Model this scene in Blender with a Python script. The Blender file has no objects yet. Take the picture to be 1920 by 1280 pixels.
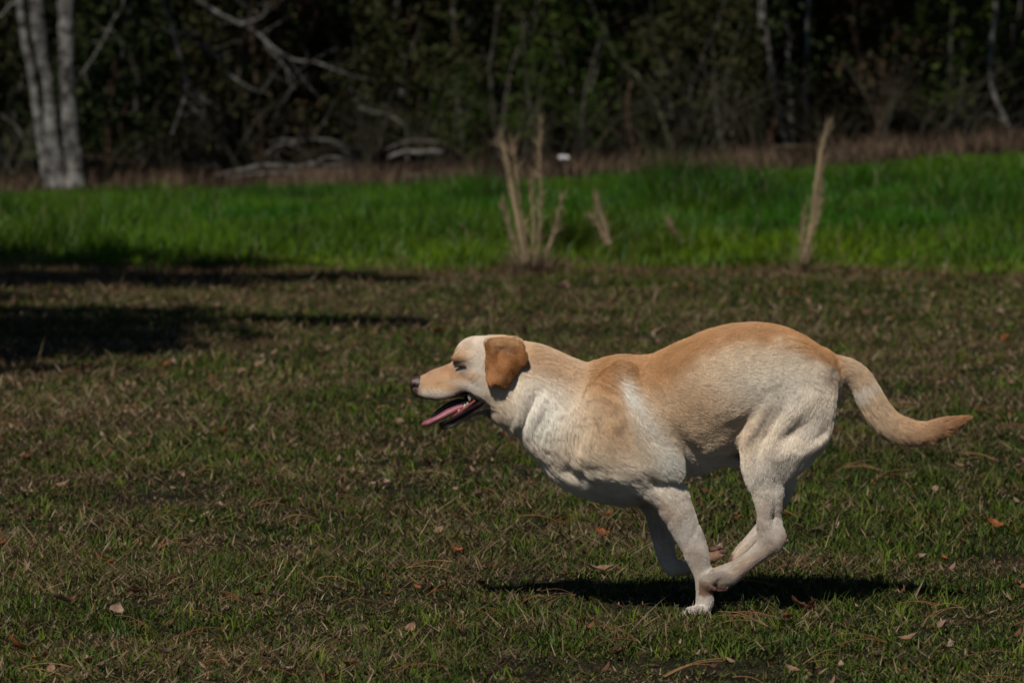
import bpy, math, random
import numpy as np
from mathutils import Vector

sc = bpy.context.scene
COL = sc.collection
rng = np.random.default_rng(11)
random.seed(5)

# ------------------------------------------------------------------ camera
CH, FPX = 1.19, 7200.0
PITCH = math.atan(490 / FPX)
cam_d = bpy.data.cameras.new("camera")
cam_d.lens = 135; cam_d.sensor_width = 36
cam_d.clip_start = 0.1; cam_d.clip_end = 1000
cam_d.dof.use_dof = True
cam_d.dof.focus_distance = 8.53
cam_d.dof.aperture_fstop = 7.1
cam = bpy.data.objects.new("camera", cam_d); COL.objects.link(cam)
cam.location = (0, 0, CH)
cam.rotation_euler = (math.pi / 2 - PITCH, 0, 0)
sc.camera = cam

# ------------------------------------------------------------------ light
SUNV = Vector((-0.23, -0.60, 0.79)).normalized()        # towards the sun
elev = math.asin(SUNV.z)
azim = math.atan2(SUNV.x, SUNV.y)                        # clockwise from +Y
w = bpy.data.worlds.new("World"); sc.world = w; w.use_nodes = True
nt = w.node_tree
sky = nt.nodes.new("ShaderNodeTexSky"); sky.sky_type = 'NISHITA'; sky.sun_disc = False
sky.sun_elevation = elev; sky.sun_rotation = azim
sky.altitude = 1500; sky.air_density = .7; sky.dust_density = .3
bg = nt.nodes["Background"]; bg.inputs[1].default_value = 0.05
nt.links.new(sky.outputs[0], bg.inputs[0])
sun_d = bpy.data.lights.new("sun", 'SUN'); sun_d.energy = 5.0; sun_d.angle = math.radians(0.53)
sun_d.color = (1.0, 0.955, 0.89)
sun = bpy.data.objects.new("sun", sun_d); COL.objects.link(sun)
sun.rotation_euler = SUNV.to_track_quat('Z', 'Y').to_euler()
sun.location = (-3, -8, 12)
sc.view_settings.view_transform = 'Standard'
sc.view_settings.look = 'None'
sc.view_settings.gamma = 1
sc.view_settings.exposure = -0.3
sc.cycles.use_denoising = True
sc.cycles.max_bounces = 5
sc.cycles.diffuse_bounces = 2
sc.cycles.glossy_bounces = 2
sc.cycles.transmission_bounces = 2
sc.cycles.transparent_max_bounces = 4
sc.cycles_curves.shape = 'RIBBONS'

# ------------------------------------------------------------------ helpers
def unproj(px, py, Y):
    u = (px - 960) / FPX; v = -(py - 640) / FPX
    dy = math.cos(PITCH) + v * math.sin(PITCH)
    dz = -math.sin(PITCH) + v * math.cos(PITCH)
    t = Y / dy
    return np.array([u * t, Y, CH + dz * t])

def proj(x, y, z):
    d = y * math.cos(PITCH) - (z - CH) * math.sin(PITCH)
    v = (y * math.sin(PITCH) + (z - CH) * math.cos(PITCH)) / d
    return 960 + FPX * x / d, 640 - FPX * v

_lat = np.random.default_rng(3).random((32, 32, 32)).astype(np.float32)
def noise3(p, s=1.0, o=0):
    q = np.asarray(p, dtype=np.float64) * s + 137.31 * (o + 1)
    i = np.floor(q).astype(int); f = q - i; f = f * f * (3 - 2 * f)
    def L(a, b, c): return _lat[(i[..., 0] + a) & 31, (i[..., 1] + b) & 31, (i[..., 2] + c) & 31]
    x0 = L(0,0,0)*(1-f[...,0]) + L(1,0,0)*f[...,0]; x1 = L(0,1,0)*(1-f[...,0]) + L(1,1,0)*f[...,0]
    x2 = L(0,0,1)*(1-f[...,0]) + L(1,0,1)*f[...,0]; x3 = L(0,1,1)*(1-f[...,0]) + L(1,1,1)*f[...,0]
    a = x0*(1-f[...,1]) + x1*f[...,1]; b = x2*(1-f[...,1]) + x3*f[...,1]
    return (a*(1-f[...,2]) + b*f[...,2]) * 2 - 1
def fbm(p, s, o=0, n=3):
    r = 0; a = 1; t = 0
    for k in range(n):
        r = r + a * noise3(p, s * 2**k, o + k); t += a; a *= .5
    return r / t
def sstep(a, b, x):
    t = np.clip((x - a) / (b - a), 0, 1); return t * t * (3 - 2 * t)
def norm(v): return v / np.maximum(np.linalg.norm(v, axis=-1, keepdims=True), 1e-9)

def ground_z(x, y):
    x = np.asarray(x, float); y = np.asarray(y, float)
    r = sstep(23.5, 42, y) * np.interp(x, [-5.6, -2, -.35, 1.87, 3.7, 4.4, 5.6, 9], [-.07, .0, .07, .17, .25, .34, .39, .42])
    r = r + .15 * sstep(41.4, 44, y) + .4 * sstep(44, 56, y) + 8 * sstep(62, 95, y)
    p = np.stack([x, y, 0 * x], -1)
    b = 0.03 * noise3(p, .35, 5) * sstep(10, 14, y) + 0.008 * noise3(p, 2.2, 6)
    return r + b

def make_mesh(name, V, faces_idx, totals, colors=None, smooth=False, mats=None):
    V = np.asarray(V, dtype=np.float32); idx = np.asarray(faces_idx, dtype=np.int32).ravel()
    totals = np.asarray(totals, dtype=np.int32)
    me = bpy.data.meshes.new(name)
    me.vertices.add(len(V)); me.vertices.foreach_set("co", V.ravel())
    me.loops.add(len(idx)); me.loops.foreach_set("vertex_index", idx)
    me.polygons.add(len(totals))
    st = np.zeros(len(totals), np.int32); st[1:] = np.cumsum(totals)[:-1]
    me.polygons.foreach_set("loop_start", st)
    me.polygons.foreach_set("loop_total", totals)
    if smooth: me.polygons.foreach_set("use_smooth", np.ones(len(totals), bool))
    me.update(calc_edges=True)
    if colors is not None:
        C = np.ones((len(V), 4), np.float32); C[:, :3] = colors
        at = me.color_attributes.new("tint", 'FLOAT_COLOR', 'POINT')
        at.data.foreach_set("color", C.ravel())
    return me

def link(name, data, mat=None, parent=None, label=None, cat=None, group=None, kind=None):
    o = bpy.data.objects.new(name, data); COL.objects.link(o)
    if mat is not None:
        data.materials.clear(); data.materials.append(mat)
    if parent is not None: o.parent = parent
    tag(o, label, cat, group, kind)
    return o
def tag(o, label=None, cat=None, group=None, kind=None):
    if label: o["label"] = label
    if cat: o["category"] = cat
    if group: o["group"] = group
    if kind: o["kind"] = kind
def empty(name, loc, label, cat, group=None):
    o = bpy.data.objects.new(name, None); COL.objects.link(o)
    o.location = loc; o.empty_display_size = .1
    tag(o, label, cat, group); return o
def copy_tree(o, parent=None):
    c = o.copy(); COL.objects.link(c)
    if parent is not None: c.parent = parent
    for ch in list(o.children): copy_tree(ch, c)
    return c

def material(name, base=None, rough=.7, attr=None, noise=None, transl=0, bump=None, spec=.3, sheen=0, coord='Object'):
    m = bpy.data.materials.new(name); m.use_nodes = True
    n = m.node_tree.nodes; l = m.node_tree.links
    b = n["Principled BSDF"]; b.inputs["Roughness"].default_value = rough
    b.inputs["Specular IOR Level"].default_value = spec
    col = None
    if attr:
        a = n.new("ShaderNodeAttribute"); a.attribute_name = attr; col = a.outputs["Color"]
    elif base is not None and noise is None:
        r = n.new("ShaderNodeRGB"); r.outputs[0].default_value = (*base, 1); col = r.outputs[0]
    if noise:                                # (scale, colour a, colour b [, detail])
        tc = n.new("ShaderNodeTexCoord")
        nz = n.new("ShaderNodeTexNoise"); nz.inputs["Scale"].default_value = noise[0]; nz.inputs["Detail"].default_value = 6
        nz.inputs["Roughness"].default_value = .65
        l.new(tc.outputs[coord], nz.inputs["Vector"])
        cr = n.new("ShaderNodeValToRGB"); cr.color_ramp.elements[0].position = .38; cr.color_ramp.elements[1].position = .64
        cr.color_ramp.elements[0].color = (*noise[1], 1); cr.color_ramp.elements[1].color = (*noise[2], 1)
        l.new(nz.outputs[0], cr.inputs[0])
        if col is None: col = cr.outputs[0]
        else:
            mx = n.new("ShaderNodeMix"); mx.data_type = 'RGBA'; mx.blend_type = 'MULTIPLY'; mx.inputs[0].default_value = 1
            l.new(col, mx.inputs[6]); l.new(cr.outputs[0], mx.inputs[7]); col = mx.outputs[2]
    l.new(col, b.inputs["Base Color"])
    if bump:
        tc = n.new("ShaderNodeTexCoord")
        nz = n.new("ShaderNodeTexNoise"); nz.inputs["Scale"].default_value = bump[0]; nz.inputs["Detail"].default_value = 5
        l.new(tc.outputs['Object'], nz.inputs["Vector"])
        bp = n.new("ShaderNodeBump"); bp.inputs["Distance"].default_value = bump[1]
        bp.inputs["Strength"].default_value = 1
        l.new(nz.outputs[0], bp.inputs["Height"]); l.new(bp.outputs[0], b.inputs["Normal"])
    if transl:
        t = n.new("ShaderNodeBsdfTranslucent"); l.new(col, t.inputs[0])
        ms = n.new("ShaderNodeMixShader"); ms.inputs[0].default_value = transl
        l.new(b.outputs[0], ms.inputs[1]); l.new(t.outputs[0], ms.inputs[2])
        l.new(ms.outputs[0], n["Material Output"].inputs[0])
    return m

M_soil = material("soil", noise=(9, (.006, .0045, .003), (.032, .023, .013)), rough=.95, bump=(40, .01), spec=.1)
M_blade = material("grass_blade", attr="tint", rough=.65, transl=.22, spec=.12)
M_leaf = material("leaf", attr="tint", rough=.7, transl=.3, spec=.12)
M_dry = material("dry_leaf", attr="tint", rough=.7, transl=.15, spec=.2, noise=(60, (.6, .55, .5), (1, 1, 1)))
M_straw = material("straw", attr="tint", rough=.8, transl=.15, spec=.1)
M_bark_pale = material("pale_bark", noise=(7, (.022, .020, .018), (.21, .20, .18)), rough=.9, bump=(22, .04), spec=.1)
M_bark = material("grey_bark", noise=(9, (.03, .027, .022), (.12, .108, .09)), rough=.95, bump=(30, .02), spec=.1)
M_moss = material("mossy_bark", noise=(9, (.03, .03, .016), (.10, .10, .06)), rough=.95, bump=(30, .02), spec=.1)
M_brown = material("brown_bark", noise=(9, (.03, .018, .012), (.10, .06, .04)), rough=.95, bump=(30, .02), spec=.1)
M_log = material("weathered_wood", noise=(12, (.028, .026, .022), (.15, .138, .12)), rough=.9, bump=(30, .015), spec=.1)
M_white = material("white_stone", noise=(20, (.45, .45, .45), (.75, .75, .76)), rough=.6, bump=(25, .01))

# ------------------------------------------------------------------ ground
def build_ground():
    xs = np.unique(np.concatenate([np.linspace(-300, -14, 12), np.linspace(-14, 14, 90), np.linspace(14, 300, 12)]))
    ys = np.unique(np.concatenate([np.linspace(-60, 5, 10), np.linspace(5, 60, 220), np.linspace(60, 500, 14)]))
    X, Y = np.meshgrid(xs, ys, indexing='xy'); Z = ground_z(X, Y)
    V = np.stack([X, Y, Z], -1).reshape(-1, 3)
    nx, ny = len(xs), len(ys)
    i = np.arange(nx * ny).reshape(ny, nx)
    F = np.stack([i[:-1, :-1], i[:-1, 1:], i[1:, 1:], i[1:, :-1]], -1).reshape(-1, 4)
    me = make_mesh("ground", V, F, np.full(len(F), 4), smooth=True)
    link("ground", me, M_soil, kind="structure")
build_ground()

# ------------------------------------------------------------------ blades
def blades(P, H, W, az, tilt, bend, C):
    """P roots (n,3); tilt from vertical; bend adds to tilt at the tip; 5 verts each"""
    n = len(P)
    d = np.stack([np.cos(az), np.sin(az), 0 * az], -1)
    s = np.stack([-np.sin(az), np.cos(az), 0 * az], -1)
    tw = rng.uniform(-.9, .9, n)[:, None]
    s = norm(s + d * tw)
    def dirv(t): return d * np.sin(t)[:, None] + np.array([0, 0, 1]) * np.cos(t)[:, None]
    mid = P + dirv(tilt) * (H * .5)[:, None]
    tip = mid + dirv(tilt + bend) * (H * .5)[:, None]
    hw = (W * .5)[:, None]
    V = np.empty((n, 5, 3)); V[:, 0] = P - s * hw; V[:, 1] = P + s * hw
    V[:, 2] = mid + s * hw * .8; V[:, 3] = mid - s * hw * .8; V[:, 4] = tip
    b = np.arange(n)[:, None] * 5
    F = np.concatenate([b + 0, b + 1, b + 2, b + 3, b + 3, b + 2, b + 4], 1)
    tot = np.tile([4, 3], n)
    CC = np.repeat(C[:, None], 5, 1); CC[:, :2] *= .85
    return V.reshape(-1, 3), F, tot, CC.reshape(-1, 3)

def lawn_green(x, y):
    """share of living blades on the lawn"""
    p = np.stack([x, y, 0 * x], -1)
    g = .66 + .55 * fbm(p, 1.1, 20) + .5 * fbm(p, 4.5, 24)
    g = g + .08 * sstep(-.5, 1.2, x) - .16 * sstep(-.3, -2.2, x) * sstep(10, 13, y)
    return np.clip(g, .08, .9)

GREENS = np.array([(.042, .070, .007), (.054, .086, .008), (.070, .100, .008), (.030, .056, .008), (.088, .112, .014), (.042, .072, .016)])
TANS = .88 * np.array([(.17, .115, .058), (.23, .165, .09), (.12, .075, .036), (.29, .22, .135), (.14, .07, .032), (.19, .135, .075)])
def lawn(y0, y1, dens, k, name_seed, buf):
    n = int(dens * (y1 - y0) * (.32 * (y0 + y1) / 2 + 2.8))
    y = rng.uniform(y0, y1, n); hw = .16 * y + 1.4
    x = rng.uniform(-1, 1, n) * hw
    q = np.stack([x, y, 0 * x], -1)
    keep = rng.random(n) < np.clip(.82 + .8 * noise3(q, 7 / k, 40), .42, 1)
    x, y = x[keep], y[keep]; n = len(x)
    P = np.stack([x, y, ground_z(x, y) - .002], -1)
    g = rng.random(n) < lawn_green(x, y)
    C = np.where(g[:, None], GREENS[rng.integers(0, 6, n)], TANS[rng.integers(0, 6, n)])
    hue = fbm(P, 1.7, 50)
    C = C * (1 + .3 * hue)[:, None] * rng.uniform(.45, 1.35, n)[:, None]
    H = np.where(g, rng.gamma(5, .0042, n), rng.gamma(4, .0068, n)) * (.45 + .55 * k)
    H = H * np.clip(1 + .6 * noise3(P, 3.0, 60), .5, 1.7)
    W = np.where(g, rng.uniform(.0022, .0048, n), rng.uniform(.0016, .0042, n)) * (.3 + .7 * k)
    tilt = np.where(g, rng.uniform(.35, 1.45, n), rng.uniform(.85, 1.52, n))
    bend = rng.uniform(-.1, .7, n) * np.where(g, 1, .25)
    tilt = np.minimum(tilt, 1.5)
    P[:, 2] += np.where(g, 0, rng.uniform(.0, .014, n) * k)
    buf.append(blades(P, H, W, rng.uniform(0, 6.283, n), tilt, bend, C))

def merge(buf):
    o = 0; Vs, Fs, Ts, Cs = [], [], [], []
    for V, F, T, C in buf:
        Vs.append(V); Fs.append(F.ravel() + o); Ts.append(T); Cs.append(C); o += len(V)
    return np.concatenate(Vs), np.concatenate(Fs), np.concatenate(Ts), np.concatenate(Cs)

buf = []
lawn(6.7, 9.6, 27000, 1.0, 1, buf)
lawn(9.6, 13, 14000, 1.25, 2, buf)
lawn(13, 18, 7000, 1.6, 3, buf)
lawn(18, 25.5, 4000, 2.1, 4, buf)
# scattered longer green blades and tufts
def tufts(n, y0, y1, buf, k=1.0):
    y = rng.uniform(y0, y1, n); x = rng.uniform(-1, 1, n) * (.14 * y + .9)
    for cx, cy in zip(x, y):
        m = rng.integers(5, 16)
        p = np.stack([cx + rng.normal(0, .012 * k, m), cy + rng.normal(0, .012 * k, m), np.zeros(m)], -1)
        p[:, 2] = ground_z(p[:, 0], p[:, 1])
        base = GREENS[rng.integers(0, 6)] * rng.uniform(.9, 1.5)
        buf.append(blades(p, rng.uniform(.025, .060, m) * k, rng.uniform(.0025, .005, m) * k, rng.uniform(0, 6.28, m),
                          rng.uniform(.05, .8, m), rng.uniform(.1, .9, m), np.tile(base, (m, 1)) * rng.uniform(.8, 1.2, (m, 1))))
tufts(850, 6.9, 12, buf)
for fx, fy, m in ((1288, 1163, 70), (1318, 1166, 60), (1265, 1160, 30)):       # grass standing round the planted paw
    p0 = unproj(fx, fy, 8.45); p = np.stack([p0[0] + rng.normal(0, .02, m), 8.435 + rng.normal(0, .02, m), np.zeros(m)], -1); p[:, 2] = ground_z(p[:, 0], p[:, 1])
    gg = (rng.random(m) < .6)[:, None]; cc = np.where(gg, GREENS[rng.integers(0, 6, m)] * 1.2, TANS[rng.integers(0, 6, m)])
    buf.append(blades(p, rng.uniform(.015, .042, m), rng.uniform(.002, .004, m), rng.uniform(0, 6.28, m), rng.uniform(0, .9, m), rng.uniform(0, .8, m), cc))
tufts(300, 12, 24, buf, 1.1)
V, F, T, C = merge(buf)
link("lawn_grass", make_mesh("lawn_grass", V, F, T, C), M_blade, kind="stuff",
     label="short patchy lawn of green blades and dead straw under the dog", cat="grass")

# tall green field
def field_edge(x):
    return 23.9 + .25 * np.sin(x * 1.3) + .15 * np.sin(x * 3.7 + 1)
def wood_edge(x):
    return 41.5 - .0 * x + .3 * np.sin(x * .9)
def tall_field():
    n = 500000
    y = 23.4 + (42.3 - 23.4) * rng.random(n) ** 1.15
    x = rng.uniform(-1, 1, n) * (.15 * y + 3.8)
    p = np.stack([x, y, 0 * x], -1)
    k = (y > field_edge(x) + .55 * noise3(p, 1.4, 70) + .3 * noise3(p, 4, 73)) & (y < wood_edge(x) + .9 * noise3(p, .9, 71) + .3 * noise3(p, 4, 74))
    k &= rng.random(n) < np.clip(.8 + .9 * noise3(p, 1.6, 72), .25, 1)
    x, y = x[k], y[k]; n = len(x)
    P = np.stack([x, y, ground_z(x, y)], -1)
    ed = sstep(0, 2.2, y - field_edge(x))
    H = (.07 + .11 * ed - .09 * sstep(34, 41, y)) * rng.uniform(.6, 1.35, n) * np.clip(1 + .9 * fbm(P, 1.3, 75), .35, 2)
    yel = np.clip(.35 + 1.0 * fbm(P, .55, 80) + .75 * (1 - sstep(0, 5, y - field_edge(x))), 0, 1)[:, None]
    C = (1 - yel) * np.array([.026, .094, .003]) + yel * np.array([.072, .125, .003])
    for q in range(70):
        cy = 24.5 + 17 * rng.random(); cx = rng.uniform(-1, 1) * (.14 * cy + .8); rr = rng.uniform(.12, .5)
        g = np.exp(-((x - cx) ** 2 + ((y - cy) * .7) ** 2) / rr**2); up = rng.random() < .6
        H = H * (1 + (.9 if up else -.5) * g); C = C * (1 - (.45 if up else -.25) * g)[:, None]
    H = H * np.clip(1 + .9 * noise3(P, 2.1, 88) * (1 - .6 * ed), .3, 2.2)
    C = C * (rng.uniform(.5, 1.4, n) * (1 + .45 * noise3(P, 2.6, 83)))[:, None]
    pale = rng.random(n) < .05; C[pale] = np.array([.13, .23, .09])
    dead = rng.random(n) < .03
    C[dead] = np.array([.2, .15, .09])
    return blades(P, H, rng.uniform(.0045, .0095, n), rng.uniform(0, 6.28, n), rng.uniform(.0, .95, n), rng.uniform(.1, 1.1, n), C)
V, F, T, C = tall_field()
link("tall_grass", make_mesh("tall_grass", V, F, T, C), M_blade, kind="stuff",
     label="bright green taller grass of the field between lawn and wood", cat="grass")

# dry straw tufts along the edge of the wood and of the lawn
def straw_edge():
    buf = []
    def put(cx, cy, sx, sy, n, h, w, cols=((.12, .08, .05), (.19, .13, .085), (.08, .052, .034))):
        x = cx + rng.normal(0, sx, n); y = cy + rng.normal(0, sy, n)
        P = np.stack([x, y, ground_z(x, y)], -1)
        C = np.array(cols)[rng.integers(0, len(cols), n)] * rng.uniform(.6, 1.3, n)[:, None]
        buf.append(blades(P, h * rng.uniform(.4, 1.25, n), np.full(n, w), rng.uniform(0, 6.28, n),
                          rng.uniform(0, .7, n), rng.uniform(0, .6, n), C))
    for px, n in ((600, 1300), (640, 900), (560, 500), (830, 600), (880, 400), (480, 250), (1010, 400), (1160, 400), (1240, 400), (1330, 500),
                  (1420, 350), (1600, 500), (1660, 500), (1740, 350), (1840, 400), (1900, 350), (40, 350), (230, 250), (330, 300), (720, 400), (1400, 500), (1110, 300)):
        cx = (px - 960) / FPX * 42.6
        put(cx, 42.0 + rng.uniform(-.5, .6), .2, .28, int(n * .5), .24, .009)
    n = 9000
    x = rng.uniform(-8, 8, n); y = rng.uniform(41.7, 44.6, n)
    y = y + .4 * noise3(np.stack([x, y, 0 * x], -1), 1.2, 66)
    P = np.stack([x, y, ground_z(x, y)], -1)
    C = np.array([(.05, .03, .019), (.075, .047, .03), (.032, .02, .013)])[rng.integers(0, 3, n)] * rng.uniform(.5, 1.2, n)[:, None]
    buf.append(blades(P, rng.uniform(.05, .2, n), np.full(n, .013), rng.uniform(0, 6.28, n), rng.uniform(.2, 1.5, n), rng.uniform(0, .5, n), C))
    # ragged brown margin between the lawn and the tall grass
    n = 14000
    x = rng.uniform(-5, 5, n); y = field_edge(x) - .25 + rng.normal(0, .35, n)
    P = np.stack([x, y, ground_z(x, y)], -1)
    C = TANS[rng.integers(0, 6, n)] * rng.uniform(.5, 1., n)[:, None] * np.array([1, .88, .85])
    buf.append(blades(P, rng.uniform(.02, .10, n), np.full(n, .006), rng.uniform(0, 6.28, n), rng.uniform(.4, 1.5, n), rng.uniform(0, .5, n), C))
    return merge(buf)
V, F, T, C = straw_edge()
link("dead_grass", make_mesh("dead_grass", V, F, T, C), M_straw, kind="stuff",
     label="pinkish brown dead grass along the edges of the green field", cat="dead grass")

# ------------------------------------------------------------------ leaf litter and needles
def leaf_mesh(name, L, Wd, lobes, curl, col, seed):
    r = np.random.default_rng(seed); n = 9
    t = np.linspace(0, 1, n)
    half = Wd * np.sin(np.pi * np.clip(t, .02, .985)) ** .7 * (1 + lobes * np.sin(t * 17 + seed)) * (.65 + .6 * t * (1 - t) * 2)
    half[0] = .0006; half[-1] = .0006
    V = []
    for i in range(n):
        for s in (-1, -.5, 0, .5, 1):
            z = curl * L * ((t[i] - .45) ** 2 * 1.6) + abs(s) ** 1.6 * curl * Wd * .9 + r.normal(0, .0009)
            V.append((L * (t[i] - .5), s * half[i], z + .002))
    F = []
    for i in range(n - 1):
        for j in range(4):
            a = i * 5 + j; F.append((a, a + 1, a + 6, a + 5))
    V = np.array(V); C = np.tile(np.array(col), (len(V), 1)) * r.uniform(.8, 1.15, (len(V), 1))
    C[2::5] *= .8
    return make_mesh(name, V, np.array(F), np.full(len(F), 4), C, smooth=True)
leaf_kinds = [
    ("tan oval", leaf_mesh("leaf_tan", .052, .015, .05, .35, (.28, .17, .11), 1)),
    ("russet", leaf_mesh("leaf_russet", .045, .014, .12, .45, (.24, .08, .03), 2)),
    ("pale pinkish", leaf_mesh("leaf_pale", .040, .016, .08, .5, (.33, .22, .16), 3)),
    ("dark brown curled", leaf_mesh("leaf_dark", .042, .012, .1, .7, (.12, .05, .028), 4)),
    ("orange lobed", leaf_mesh("leaf_orange", .048, .018, .3, .3, (.30, .10, .035), 5))]
def put_leaf(px, py, kind, size, label=None, rz=None, lift=0):
    u = (px - 960) / FPX; v = (py - 150)
    Y = CH * FPX / v
    for _ in range(3):
        Y = (CH - float(ground_z(u * Y, Y))) * FPX / v
    nm, me = leaf_kinds[kind]
    o = bpy.data.objects.new("fallen_leaf", me); COL.objects.link(o)
    x = u * Y
    o.location = (x, Y, float(ground_z(x, Y)) + .016 + lift)
    o.rotation_euler = (random.uniform(-.5, .5) + .2, random.uniform(-.45, .45), rz if rz is not None else random.uniform(0, 6.28))
    s = size * random.uniform(.85, 1.1); o.scale = (s, s * random.uniform(.8, 1.2), s)
    tag(o, label or "small %s fallen leaf lying on the %s" % (nm, "lawn among dead straw"), "leaf", "fallen leaves scattered over the lawn")
for m in leaf_kinds: m[1].materials.append(M_dry)
named = [
    (1328, 1162, 1, 1.0, "reddish brown leaf right beside the dog's planted front paw"),
    (25, 1236, 1, 1.2, "russet leaf in the bottom left corner of the lawn"),
    (105, 1142, 0, 1.3, "pale tan leaf standing in grass near the bottom left corner"),
    (212, 1166, 2, 1.0, "pale leaf to the right of the tan leaf near bottom left"),
    (190, 972, 0, 1.1, "tan oval leaf lying alone above the bottom left corner"),
    (415, 822, 4, 1.15, "upright orange leaf on the lawn left of the dog's head"),
    (45, 873, 4, .95, "orange leaf near the left edge level with the dog's chest"),
    (118, 922, 0, 1.0, "brown leaf below and right of the orange leaf at the left edge"),
    (35, 935, 2, 1.0, "pale rounded leaf at the far left edge of the lawn"),
    (898, 1112, 1, .9, "russet leaf at the left tip of the dog's shadow"),
    (1092, 1185, 1, .8, "dark red leaf on the grass below the dog's shadow"),
    (1122, 1086, 0, 1.3, "tan brown leaf along the upper rim of the dog's shadow"),
    (1128, 1014, 4, .9, "orange leaf in the grass left of the far front leg"),
    (1145, 977, 1, .8, "small rust coloured leaf just below the dog's chest"),
    (1505, 1158, 3, 1.2, "brown leaf on the grass below the dog's shadow at right"),
    (1480, 1178, 1, 1.0, "reddish leaf below and left of the brown one by the shadow"),
    (1868, 998, 4, 1.1, "reddish orange leaf near the right edge under the tail"),
    (1808, 887, 0, 1.1, "tan leaf lying beneath the tip of the tail"),
    (1775, 1065, 1, .9, "small rust leaf above the shadow of the tail"),
    (418, 1226, 1, .8, "small orange leaf at the bottom left part of the frame"),
    (508, 1080, 1, .7, "small russet leaf in the middle of the left foreground"),
    (300, 1246, 2, 1.0, "pale crumpled leaf at the bottom edge left of centre"),
    (650, 1270, 1, 1.0, "orange brown leaf cut by the bottom edge"),
    (1888, 642, 4, 1.6, "orange leaf on far lawn at the right above the tail"),
    (820, 630, 4, 1.7, "orange brown leaf on the lawn above the dog's muzzle"),
    (1055, 545, 2, 2.0, "pale leaf below the big dry stalk clump"),
    (1495, 560, 4, 1.8, "orange leaf below the right dry stalk"),
    (540, 1038, 2, 1.0, "grey pink leaf on the grass left of centre foreground"),
]
for px, py, kd, s, lb in named: put_leaf(px, py, kd, s, lb)
r2 = random.Random(9)
for i in range(250):
    py = 505 + 775 * r2.random() ** 1.35
    px = r2.uniform(-250, 2170)
    if r2.random() < .45 and py < 850: px = r2.uniform(-250, 900)
    far = max(0, (900 - py) / 400)
    put_leaf(px, py, r2.choice([0, 0, 0, 1, 2, 2, 2, 3, 3, 4]), r2.uniform(.45, .85) * (1 + .6 * min(1, far)))

def tiny_litter():
    buf = []
    n = 20000
    y = 6.8 + 18.5 * rng.random(n) ** .9; x = rng.uniform(-1, 1, n) * (.14 * y + 1)
    den = np.clip(.35 + .8 * fbm(np.stack([x, y, 0 * x], -1), .8, 90) + .3 * sstep(0, -2, x), .05, 1)
    k = rng.random(n) < den; x, y = x[k], y[k]; n = len(x)
    P = np.stack([x, y, ground_z(x, y) + .006], -1); s = 1 + .05 * (y - 7)
    C = np.array([(.24, .15, .10), (.2, .08, .04), (.28, .2, .14), (.12, .06, .035), (.22, .14, .09)])[rng.integers(0, 5, n)] * rng.uniform(.6, 1.15, n)[:, None]
    buf.append(blades(P, rng.uniform(.012, .03, n) * s, rng.uniform(.007, .014, n) * s, rng.uniform(0, 6.28, n), rng.uniform(.9, 1.5, n), rng.uniform(-.5, .3, n), C))
    return merge(buf)
V, F, T, C = tiny_litter()
link("leaf_litter", make_mesh("leaf_litter", V, F, T, C), M_straw, kind="stuff",
     label="crumbs of dead leaves spread through the lawn", cat="leaf litter")

def ribbon_tube(paths, radii, cols, sides=4):
    """paths: list of (n,3)"""
    Vs, Fs, Cs = [], [], []; o = 0
    for P, R, c in zip(paths, radii, cols):
        P = np.asarray(P, float); n = len(P); R = np.broadcast_to(R, (n,))
        T = np.gradient(P, axis=0); T = norm(T)
        ref = np.where(np.abs(T[:, 2:3]) > .9, np.array([[1., 0, 0]]), np.array([[0, 0, 1.]]))
        ref = np.tile(ref[0:1], (n, 1)) if n else ref
        U = norm(np.cross(T, ref)); W2 = norm(np.cross(U, T))
        a = np.arange(sides) / sides * 2 * np.pi
        V = P[:, None] + (U[:, None] * np.cos(a)[None, :, None] + W2[:, None] * np.sin(a)[None, :, None]) * R[:, None, None]
        i = np.arange(n - 1)[:, None] * sides + o; j = np.arange(sides)[None]; j2 = (j + 1) % sides
        F = np.stack([i + j, i + j2, i + sides + j2, i + sides + j], -1).reshape(-1, 4)
        Vs.append(V.reshape(-1, 3)); Fs.append(F); o += n * sides
        Cs.append(np.tile(np.array(c), (n * sides, 1)))
    F = np.concatenate(Fs)
    return np.concatenate(Vs), F, np.full(len(F), 4), np.concatenate(Cs)

def pine_needles():
    paths, rad, cols = [], [], []
    for i in range(240):
        y = 6.8 + 9 * rng.random() ** 1.3; x = rng.uniform(-1, 1) * (.14 * y + .8)
        a = rng.uniform(-.6, .6) + (np.pi if rng.random() < .5 else 0) + (rng.uniform(-1.2, 1.2) if rng.random() < .3 else 0)
        L = rng.uniform(.06, .16)
        base = float(ground_z(x, y)) + rng.uniform(.012, .03)
        c = np.array([(.30, .13, .05), (.24, .11, .05), (.36, .2, .09)])[rng.integers(0, 3)] * rng.uniform(.6, 1.1)
        for k in range(rng.integers(1, 4)):
            aa = a + rng.normal(0, .07); cu = rng.uniform(-3.0, 3.0) * (rng.random() < .4)
            t = np.linspace(0, L, 6)
            ang = aa + cu * t
            P = np.stack([x + np.cumsum(np.cos(ang)) * L / 6, y + np.cumsum(np.sin(ang)) * L / 6,
                          base + .010 * np.sin(t / L * 3.14) + rng.uniform(-.02, .03) * t / L], -1)
            paths.append(P); rad.append(np.full(6, .0009)); cols.append(c)
    return ribbon_tube(paths, rad, cols, 3)
V, F, T, C = pine_needles()
link("pine_needles", make_mesh("pine_needles", V, F, T, C), M_straw, kind="stuff",
     label="long rusty pine needles strewn over the lawn", cat="pine needles")

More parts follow.
